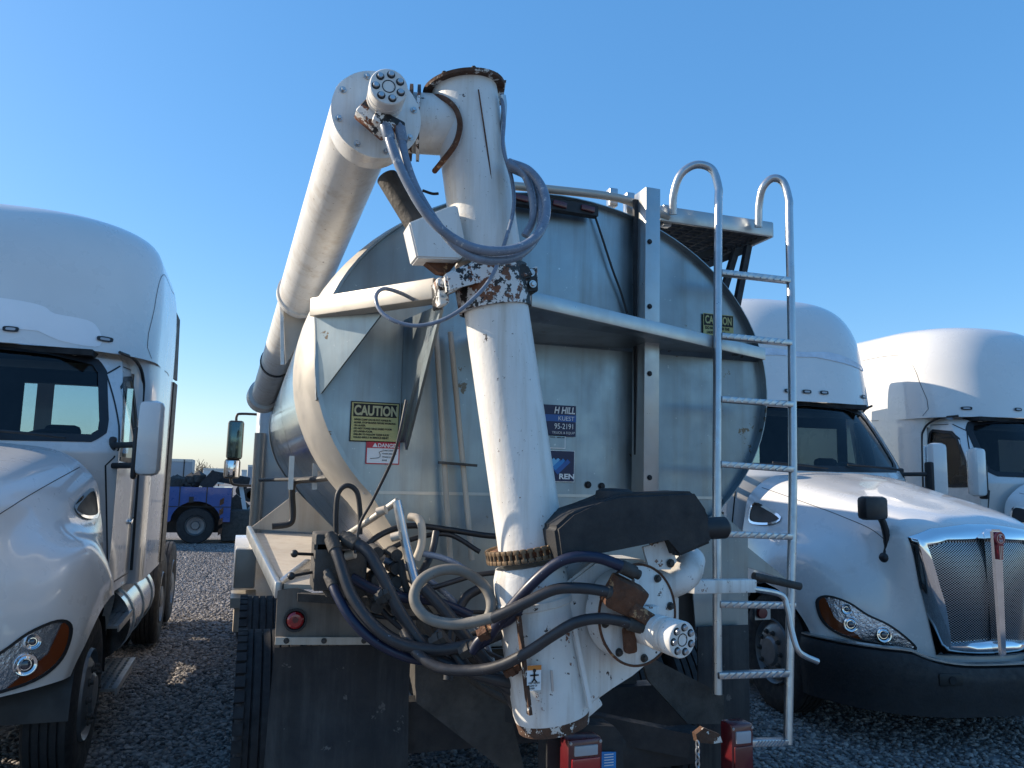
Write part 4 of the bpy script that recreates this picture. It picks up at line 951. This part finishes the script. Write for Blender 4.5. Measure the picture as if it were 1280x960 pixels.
for (px, py) in ((433, 695), (490, 672), (472, 640)):
    bm = bmesh.new(); c = at(px, py, 3.18); cyl(bm, c, c+Vector((.03, -.02, .01)), .018, seg=12); P_('fitting', bm, M_tan, vb)
for pts in ([(372, 742), (520, 750), (520, 762), (372, 752)],):
    bm = bmesh.new(); plate(bm, ats(pts, 3.42), .05, (0, 1, 0)); P_('valve_shelf', bm, M_dirty, vb)
def hose(pts, r, m, Y=3.1, name='hydraulic_hose', n=7, ends=()):
    L_ = ats(pts, Y); bm = bmesh.new(); tube(bm, L_, r, 14, n); h = P_(name, bm, m)
    for e in ends:
        a, b = (L_[0], L_[1]) if e == 0 else (L_[-1], L_[-2]); d = (b-a).normalized(); bm = bmesh.new()
        lathe(bm, a-d*.02, d, [(0, 0), (0, r*.9), (.02, r*.9), (.02, r*1.25), (.075, r*1.25), (.08, r*1.05)], 16); P_('hose_fitting', bm, M_dirty if m is not M_hoseG else M_hoseG, h)
    return h
hose([(414, 673, 3.14), (424, 700, 3.08), (440, 745, 3.02), (470, 785, 2.96), (505, 806, 2.92), (550, 812, 2.88), (595, 804, 2.84), (640, 785, 2.8)], .022, M_hose, ends=(0,))
hose([(432, 672, 3.14), (458, 688, 3.08), (475, 715, 3.04), (500, 765, 3.0), (530, 808, 2.96), (560, 830, 2.9), (610, 845, 2.85), (650, 868, 2.8)], .023, M_hose, ends=(0,))
hose([(411, 719, 3.12), (422, 745, 3.05), (440, 775, 3.0), (470, 803, 2.97), (510, 822, 2.95), (540, 826, 2.95)], .018, M_hoseB, ends=(0,))
hose([(440, 722, 3.2), (470, 738, 3.16), (505, 747, 3.15), (545, 752, 3.15), (590, 770, 3.1)], .02, M_hoseB)
hose([(793, 716, 2.50), (770, 705, 2.50), (745, 697, 2.52), (715, 697, 2.54), (690, 708, 2.57), (660, 735, 2.62), (630, 770, 2.70), (607, 800, 2.78), (585, 812, 2.86)], .0195, M_hoseB, ends=(0,))
hose([(778, 745, 2.50), (750, 738, 2.51), (720, 735, 2.53), (690, 738, 2.56), (650, 757, 2.60), (615, 773, 2.65)], .0195, M_hose, n=8, ends=(0,))
hose([(617, 772, 2.648), (575, 780, 2.70), (540, 775, 2.74), (522, 760, 2.77), (518, 742, 2.79), (528, 724, 2.81), (550, 713, 2.82), (575, 713, 2.82), (600, 727, 2.82), (612, 745, 2.80), (613, 765, 2.78), (600, 785, 2.8)], .0195, M_hoseC, n=8)
for k_, pp in enumerate(([(425, 690), (445, 720), (475, 760), (510, 790), (560, 800), (600, 790)], [(420, 710), (450, 760), (500, 800), (560, 815), (610, 830)], [(470, 720), (500, 740), (540, 770), (580, 800), (640, 830)],
    [(480, 700), (520, 715), (560, 745), (600, 790), (620, 840)], [(455, 740), (490, 745), (540, 735), (590, 720), (625, 715)], [(500, 700), (510, 740), (545, 800), (590, 850), (640, 880)], [(430, 750), (470, 770), (530, 772), (590, 765), (640, 770)], [(520, 690), (560, 700), (590, 720), (620, 760), (640, 800)])):
    hose([(x, y, 3.25-.012*i-.03*(k_ % 3)) for i, (x, y) in enumerate(pp)], (.011, .015, .009, .013)[k_ % 4], (M_hose, M_hoseG, M_hose, M_dirty)[(k_*3) % 4])
for (px, py, Y) in ((585, 812, 2.82), (608, 790, 2.76), (548, 800, 2.9), (480, 745, 3.02), (640, 835, 2.7)):
    bm = bmesh.new(); c = at(px, py, Y); lathe(bm, c, (.5, -.3, .35), [(-.03, 0), (-.03, .026), (-.01, .026), (-.01, .031), (.01, .031), (.01, .025), (.03, .025), (.03, 0)], 6); P_('hose_coupling', bm, M_dirty if px < 600 else M_rust)
hose([(803, 784, 2.50), (775, 776, 2.50), (750, 773, 2.51), (720, 778, 2.53), (690, 795, 2.57), (660, 815, 2.62), (625, 832, 2.68), (590, 838, 2.75), (550, 835, 2.82), (520, 815, 2.9), (505, 790, 3.0)], .0195, M_hose, ends=(0,))
hose([(590, 815, 2.8), (600, 800, 2.78), (622, 783, 2.74), (640, 772, 2.7), (668, 745, 2.68)], .018, M_hoseB)
hose([(545, 790, 2.95), (570, 818, 2.9), (590, 840, 2.85), (625, 850, 2.8), (648, 856, 2.8)], .022, M_hose)
hose([(530, 735, 3.1), (555, 762, 3.05), (585, 800, 3.0), (625, 850, 2.95), (650, 890, 2.95)], .024, M_hose)
hose([(600, 735, 3.2), (580, 750, 3.2), (565, 790, 3.15), (560, 850, 3.1)], .02, M_hose)
hose([(448, 700, 3.3), (460, 680, 3.35), (485, 664, 3.4), (515, 657, 3.4), (560, 662, 3.4), (615, 670, 3.4), (655, 668, 3.3)], .013, M_blk, ends=())
hose([(452, 704, 3.3), (480, 690, 3.35), (515, 674, 3.4), (560, 668, 3.4), (600, 690, 3.35)], .011, M_blk)
hose([(512, 646, 3.25), (522, 648, 3.22), (527, 658, 3.2), (527, 680, 3.2), (520, 700, 3.2)], .017, M_tan, name='elbow_pipe')
hose([(545, 665, 3.35), (540, 690, 3.3), (528, 715, 3.2), (515, 745, 3.1)], .016, M_hose)
hose([(496, 626, 3.2), (500, 645, 3.19), (505, 670, 3.18), (512, 700, 3.15), (520, 730, 3.1)], .019, M_galv, name='supply_pipe')
hose([(497, 626, 3.2), (470, 645, 3.3), (435, 668, 3.5)], .014, M_ring, name='supply_pipe')
hose([(420, 668, 3.4), (420, 640, 3.4), (423, 616, 3.4), (434, 607, 3.4), (446, 615, 3.4), (450, 640, 3.4), (450, 668, 3.4)], .011, M_blk2, name='pipe_loop')
hose([(444, 692, 3.1), (450, 655, 3.1), (466, 625, 3.05), (490, 575, 2.95), (500, 540, 2.9), (508, 500, 2.9)], .006, M_hose, name='grease_line')
# hoses draped on the upper auger
hose([(482, 158, 2.58), (492, 190, 2.54), (510, 230, 2.52), (535, 270, 2.50), (565, 297, 2.49), (600, 312, 2.48), (640, 312, 2.48), (668, 298, 2.50), (682, 272, 2.54), (680, 240, 2.60), (662, 214, 2.66), (636, 203, 2.72)], .0165, M_hoseG, ends=(0,), n=8)
hose([(500, 160, 2.58), (507, 200, 2.55), (522, 240, 2.53), (548, 282, 2.51), (575, 312, 2.50), (605, 325, 2.50), (640, 323, 2.52), (662, 308, 2.56), (675, 285, 2.62), (676, 250, 2.66), (660, 222, 2.70), (638, 210, 2.74)], .0155, M_hoseG, ends=(0,), n=8)
hose([(636, 205, 2.70), (655, 218, 2.68), (665, 245, 2.66), (666, 275, 2.66), (656, 295, 2.66)], .0145, M_hoseG)
hose([(627, 118, 2.80), (630, 150, 2.78), (629, 185, 2.76), (640, 225, 2.74), (642, 260, 2.70), (632, 300, 2.66), (615, 345, 2.62), (590, 375, 2.60), (560, 397, 2.62), (525, 407, 2.66), (495, 402, 2.70), (475, 388, 2.74), (470, 370, 2.78), (480, 361, 2.84), (500, 366, 2.92), (520, 376, 3.0)], .0075, M_hoseG, name='electric_cable', n=8)
bm = bmesh.new(); tube(bm, ats([(628, 120), (630, 135), (628, 165), (627, 190)], 2.80), .014, 10, r2=.008); P_('cable_grip', bm, M_galv)
hose([(528, 238, 3.1), (540, 242, 3.1), (548, 242, 3.1)], .006, M_blk, name='electric_cable')
# ---- rear lamps
for (px, py, Y, w, hgt) in ((726, 948, 2.85, .145, .17), (921, 935, 2.95, .11, .22)):
    c = at(px, py, Y); bm = bmesh.new(); box(bm, c, (w, .09, hgt), bevel=.015); lm = P_('tail_lamp', bm, M_redd)
    bm = bmesh.new(); box(bm, c+Vector((.0, -.047, hgt*.26)), (w*.66, .012, hgt*.22), bevel=.004); P_('reverse_lens', bm, M_clear, lm)
    bm = bmesh.new(); box(bm, c+Vector((.0, -.047, -hgt*.15)), (w*.8, .010, hgt*.5), bevel=.004); P_('brake_lens', bm, M_red if px < 800 else M_redd, lm)
    for s in (-1, 1):
        bm = bmesh.new(); hexbolt(bm, c+Vector((s*w*.42, -.045, hgt*.42)), (0, -1, 0), .004, .004); P_('screw', bm, M_galv, lm)
bm = bmesh.new(); plate(bm, ats([(684, 915), (700, 905), (768, 908), (778, 920), (780, 975), (684, 975)], 2.93), .10, (0, 1, 0)); lb = P_('lamp_box', bm, M_blk2)
bm = bmesh.new(); plate(bm, ats([(752, 940), (770, 940), (770, 960), (752, 960)], 2.915), .004, (0, 1, 0)); P_('lamp_sticker', bm, M_bluelt, lb)
for i in range(5):
    bm = bmesh.new(); c = at(761, 943+i*3.4, 2.912); box(bm, c, (.04, .002, .003)); P_('sticker_line', bm, M_inkw, lb)
bm = bmesh.new(); plate(bm, ats([(870, 918), (880, 910), (900, 918), (903, 928), (890, 930), (872, 928)], 2.9), .03, (0, 1, 0)); P_('chain_hook', bm, M_rustf)
for i in range(5):
    bm = bmesh.new(); c = at(872, 931+i*8, 2.88); a = Vector((1, 0, 0)) if i % 2 else Vector((.3, -1, 0)).normalized()
    tube(bm, [c+a*math.cos(t)*.008+Vector((0, 0, 1))*math.sin(t)*.016 for t in np.linspace(0, 6.283, 13)], .0035, 6, 2); P_('chain_link', bm, M_galv)
bm = bmesh.new(); box(bm, at(810, 935, 3.2), (.5, .1, .15), bevel=.02); P_('hitch_block', bm, M_blk2)
# ---- stickers and signs
def sign(px, py, w, h, Y, bg_, border=None, name='warning_sign', tilt=0., label=None):
    c = at(px, py, Y); bm = bmesh.new(); box(bm, c+Vector((w/2, 0, -h/2)), (w, .002, h)); s_ = P_(name, bm, border or bg_, label=label)
    if border:
        bm = bmesh.new(); box(bm, c+Vector((w/2, -.001, -h/2)), (w-.010, .002, h-.010)); P_('sign_face', bm, bg_, s_)
    return s_, c
def panel(par, c, x, z, w, h, m, d=.0025):
    bm = bmesh.new(); box(bm, c+Vector((x+w/2, -d, -z-h/2)), (w, .0012, h)); return P_('print_panel', bm, m, par)
sg, c = sign(439, 501, .225, .185, 3.592, M_yel, M_ink, label='large yellow and black caution sign')
panel(sg, c, .012, .010, .200, .060, M_ink)
textmesh('lettering', 'CAUTION', .062, mat('pale_yellow_ink', (.5, .47, .27), .5), sg, c+Vector((.015, -.0042, -.062)), off=.0022, sx=.72)
for i, tx in enumerate(('NEVER CLIMB ON OR PUT HANDS IN', 'AUGER. STOP ENGINE BEFORE WORKING', 'ON AUGER.', 'DO NOT STAND NEAR RAISED BOOM', 'OR UNDER BOOM.', 'FAILURE TO FOLLOW THESE RULES', 'COULD RESULT IN SERIOUS INJURY')):
    textmesh('small_lettering', tx, .0115, M_ink, sg, c+Vector((.017, -.0036, -.088-i*.0135)), off=.0004, sx=.88)
sg, c = sign(458, 551, .155, .105, 3.592, M_inkw, M_inkr, label='small white and red danger sign')
panel(sg, c, .005, .004, .145, .028, M_inkr); textmesh('lettering', '\u25B2DANGER', .024, M_inkw, sg, c+Vector((.028, -.0042, -.027)), off=.0006)
for i, tx in enumerate(('STAND CLEAR OF', 'POWER LINES AND', 'MOVING AUGER', 'BOOM')): textmesh('small_lettering', tx, .010, M_ink, sg, c+Vector((.075, -.0036, -.045-i*.015)), sx=.75)
bm = bmesh.new(); tube(bm, [c+Vector((x, -.004, -z)) for x, z in ((.02, .08), (.06, .075), (.065, .06), (.06, .05), (.075, .045))], .0012, 5, 3); P_('pictogram', bm, M_ink, sg)
sg, c = sign(879, 391, .19, .12, 3.588, M_yel, label='yellow caution decal behind the ladder')
panel(sg, c, .004, .004, .182, .062, M_ink); textmesh('lettering', 'CAUTION', .060, M_yel, sg, c+Vector((.009, -.0042, -.055)), off=.0015, sx=.62)
textmesh('small_lettering', 'DO NOT CLIMB THE', .022, M_ink, sg, c+Vector((.01, -.0036, -.087)), sx=.75, off=.0005); textmesh('small_lettering', 'LADDER IN GEAR', .020, M_ink, sg, c+Vector((.02, -.0036, -.110)), sx=.75, off=.0005)
c0 = at(720, 505, 3.590)
cx0 = at(672, 505, 3.59); sg, c = sign(672, 505, c0.x-cx0.x, .155, 3.590, M_navy, name='dealer_sticker')
panel(sg, c, .0, .048, c0.x-cx0.x, .034, M_bluemd)
textmesh('lettering', 'H HILL', .046, M_inkw, sg, Vector((c0.x-.008, 3.586, c.z-.041)), shear=.2, off=.0014, align='RIGHT', sx=.82)
textmesh('lettering', 'KUEST', .030, M_inkw, sg, Vector((c0.x-.010, 3.586, c.z-.076)), align='RIGHT')
textmesh('lettering', '95-2191', .038, M_inkw, sg, Vector((c0.x-.010, 3.586, c.z-.118)), off=.0002, align='RIGHT', sx=.85)
textmesh('small_lettering', 'TRUCK & EQUIP', .017, M_inkw, sg, Vector((c0.x-.006, 3.586, c.z-.143)), align='RIGHT')
sg, c = sign(680, 543, .115, .068, 3.590, M_alu, M_inkw, name='data_plate')
textmesh('small_lettering', 'MODEL   SERIAL NO', .009, M_ink, sg, c+Vector((.03, -.003, -.015)))
sg, c = sign(672, 562, .197, .155, 3.590, M_inkw, name='maker_sticker'); panel(sg, c, .003, .003, .191, .149, M_navy)
cc = at(697, 580, 3.586)
for (dx, dz, sz, m_) in ((0, .005, .052, M_bluemd), (-.012, .012, .040, M_bluelt), (-.028, .018, .030, mat('sticker_pale_blue', (.15, .45, .72), .4))):
    bm = bmesh.new(); X, Z = cc.x+dx, cc.z+dz; k = .5
    pts = [(X-sz, Z), (X-sz*.6, Z+sz*.4), (X-sz*.2, Z), (X+sz*.2, Z+sz*.4), (X+sz*.6, Z), (X+sz*1.0, Z+sz*.4), (X+sz*1.3, Z+sz*.1), (X, Z-sz*1.1)]
    plate(bm, [(x, 3.5845-.0006*(dz > .01)-.0006*(dz > .015), z) for x, z in pts], .0006, (0, 1, 0)); P_('chevron_mark', bm, m_, sg)
textmesh('lettering', 'REN', .036, M_inkw, sg, Vector((at(719, 598, 3.586).x-.004, 3.585, at(719, 599, 3.586).z)), off=.0012, align='RIGHT', sx=1.25)
sg, c = sign(659, 832, .052, .085, 2.632, M_inkw, name='warning_label'); panel(sg, c, 0, 0, .052, .016, M_org)
bm = bmesh.new(); q = c+Vector((.026, -.004, -.035)); box(bm, q, (.006, .001, .026)); beam(bm, q+Vector((-.016, 0, .002)), q+Vector((.016, 0, .002)), .001, .005, up=(0, 0, 1)); beam(bm, q+Vector((-.009, 0, -.022)), q+Vector((0, 0, -.010)), .001, .005); beam(bm, q+Vector((.009, 0, -.022)), q+Vector((0, 0, -.010)), .001, .005); cyl(bm, q+Vector((0, .001, .018)), q+Vector((0, -.001, .018)), .006, seg=12); P_('pictogram', bm, M_ink, sg)
for i in range(3): textmesh('small_lettering', ('KEEP HANDS', 'CLEAR OF', 'AUGER')[i], .0085, M_ink, sg, c+Vector((.005, -.003, -.062-i*.009)), sx=.85)
bm = bmesh.new(); beam(bm, at(689, 838, 2.632), at(691, 864, 2.632), .008, .006, up=(0, 1, 0)); P_('latch_clip', bm, M_galv)

# ------------------------------------------------------------ blue wrecker
WY = 24.0
wr = thing('tow_truck', (at(240, 640, WY).x, WY+.6, 0), 'blue tow truck with black boom standing side-on at the far end of the lane', 'tow truck')
X = lambda px: at(px, 640, WY).x
Zb = lambda py: at(245, py, WY).z
bm = bmesh.new(); x0, x1 = X(150), X(288); zt = Zb(609); zb = .62; wc = X(245)
pts = [(x0, zb), (wc-.70, zb)]+[(wc+.66*math.cos(t), zb+.02+.56*math.sin(t)) for t in np.linspace(math.pi, 0, 14)]+[(wc+.70, zb), (x1, zb), (x1, zt), (x0, zt)]
plate(bm, [(x, WY, z) for x, z in pts], 2.2, (0, 1, 0)); bb = P_w = fin('service_body', bm, M_blue, wr)
bm = bmesh.new(); box(bm, ((x0+x1)/2, WY+1.3, .85), (x1-x0-.1, 1.2, 1.15)); fin('chassis', bm, M_blk, wr)
for px in (192, 205, 223, 257):
    bm = bmesh.new(); box(bm, (X(px), WY-.006, (zt+zb)/2+.25), (.025, .01, (zt-zb)*.6)); fin('locker_gap', bm, M_ink, bb)
bm = bmesh.new(); box(bm, ((x0+x1)/2, WY-.006, zt-.55), (x1-x0, .01, .02)); fin('body_seam', bm, M_ink, bb)
for px in (204, 238):
    bm = bmesh.new(); box(bm, (X(px), WY-.02, zt-.35), (.12, .02, .16)); fin('locker_latch', bm, M_blk, bb)
for i in range(4):
    bm = bmesh.new(); plate(bm, [(X(274), WY-.012, zt-.35-i*.28), (X(279), WY-.012, zt-.28-i*.28), (X(279), WY-.012, zt-.45-i*.28), (X(274), WY-.012, zt-.52-i*.28)], .01, (0, 1, 0)); fin('hazard_stripe', bm, M_rust, bb)
def wheel_x(root, x, y, r, w):
    bm = bmesh.new(); lathe(bm, (x, y, r), (0, -1, 0), [(-w, r*.5), (-w, r*.95), (-w+.05, r), (-.05, r), (0, r*.94), (.0, r*.6), (-.03, r*.55)], 48); wh = fin('wheel', bm, M_rub, root)
    bm = bmesh.new(); lathe(bm, (x, y, r), (0, -1, 0), [(-.03, r*.56), (-.01, r*.54), (-.12, r*.46), (-.14, r*.25), (-.05, r*.2), (-.05, 0)], 36); fin('rim', bm, M_rim, wh)
wheel_x(wr, wc, WY+.02, .51, .6); wheel_x(wr, X(100), WY+.02, .54, .3)
bm = bmesh.new(); beam(bm, at(255, 610, WY+.8), at(272, 592, WY+.8), .3, .35); beam(bm, at(262, 594, WY+.9), at(312, 603, WY+.9), .35, .3, bevel=.04); fin('boom', bm, M_blk2, wr)
bm = bmesh.new(); beam(bm, at(288, 625, WY+1), at(305, 640, WY+1), .4, .5); box(bm, at(296, 655, WY+1), (.8, 1.6, .9), bevel=.05); beam(bm, at(276, 672, WY+.8), at(305, 668, WY+.8), .5, .2); fin('underlift', bm, M_dirty, wr)
bm = bmesh.new(); beam(bm, at(300, 600, WY+1), at(308, 650, WY+.7), .12, .12, up=(0, 1, 0)); fin('winch_post', bm, M_trail, wr)
bm = bmesh.new()
for k in range(9): bmesh.ops.create_icosphere(bm, subdivisions=1, radius=random.uniform(.15, .3), matrix=Matrix.Translation(at(212+k*4.5, 605-random.uniform(0, 7), WY+1.0)))
fin('tow_chains', bm, M_dirty, wr)
bm = bmesh.new(); box(bm, (X(150)-1.2, WY+1.1, 1.7), (2.4, 2.3, 2.2), bevel=.25); fin('cab', bm, M_blue, wr)
# ------------------------------------------------------------ distant trailers and trucks
def trailer(px0, px1, pyt, Y, m, label, base=605, ribs=0):
    a = at(px0, pyt, Y); b = at(px1, pyt, Y); global ORG
    r_ = thing('box_trailer', ((a.x+b.x)/2, Y+1.3, 0), label, 'trailer', 'trailers parked far across the yard')
    w = b.x-a.x; bm = bmesh.new(); box(bm, ((a.x+b.x)/2, Y+1.3, (a.z+1.1)/2), (w, 2.6, a.z-1.1), bevel=.04); bd = fin('box_body', bm, m, r_)
    bm = bmesh.new(); box(bm, ((a.x+b.x)/2, Y-.01, a.z-.08), (w, .04, .16)); fin('top_rail', bm, M_galv, bd)
    for k in range(ribs):
        bm = bmesh.new(); box(bm, (a.x+w*(k+.5)/ribs, Y-.01, (a.z+1.1)/2), (.06, .04, a.z-1.15)); fin('side_rib', bm, M_dirty, bd)
    for f in (.2, .3):
        bm = bmesh.new(); lathe(bm, (a.x+w*f, Y+.1, .5), (0, 1, 0), [(0, 0), (0, .3), (.02, .5), (.5, .5), (.5, 0)], 20); fin('wheel', bm, M_rub, r_)
    bm = bmesh.new(); box(bm, (a.x+w*.75, Y+.6, .6), (.1, .1, 1.1)); fin('landing_leg', bm, M_dirty, r_)
trailer(200, 241, 573, 52, M_trailg, 'grey box trailer above the blue tow truck, nearest the left tractor', ribs=2)
trailer(254, 281, 585, 70, M_trail, 'low white box trailer seen just left of the tanker cab mirrors')
trailer(302, 309, 587, 75, M_trail, 'white trailer sliver between the mirrors and the tanker cab')
trailer(310, 330, 581, 60, M_trailg, 'grey trailer showing right beside the tanker cab')
bs_ = bmesh.new()
base = at(253, 603, 78); base.z = 0
for k in range(90):
    a = random.uniform(0, 6.28); sp = random.uniform(.1, 1.3); h_ = random.uniform(1.4, 3.3)*(1-.25*sp); p = base+Vector((math.cos(a)*sp*.3, math.sin(a)*sp*.3, 0)); q = p+Vector((math.cos(a)*sp, math.sin(a)*sp, h_))
    tube(bs_, [p, p.lerp(q, .5)+Vector((0, 0, .2)), q], .05, 5, 3, r2=.015)
    for m_ in range(3):
        w_ = p.lerp(q, random.uniform(.5, .95)); tube(bs_, [w_, w_+Vector((random.uniform(-.4, .4), random.uniform(-.4, .4), random.uniform(.2, .6)))], .022, 4, curved=False)
sb = fin('scrub_bush', bs_, M_bush, smooth=False); tag(sb, 'bare brown bush on the horizon above the tow truck body', 'bush')
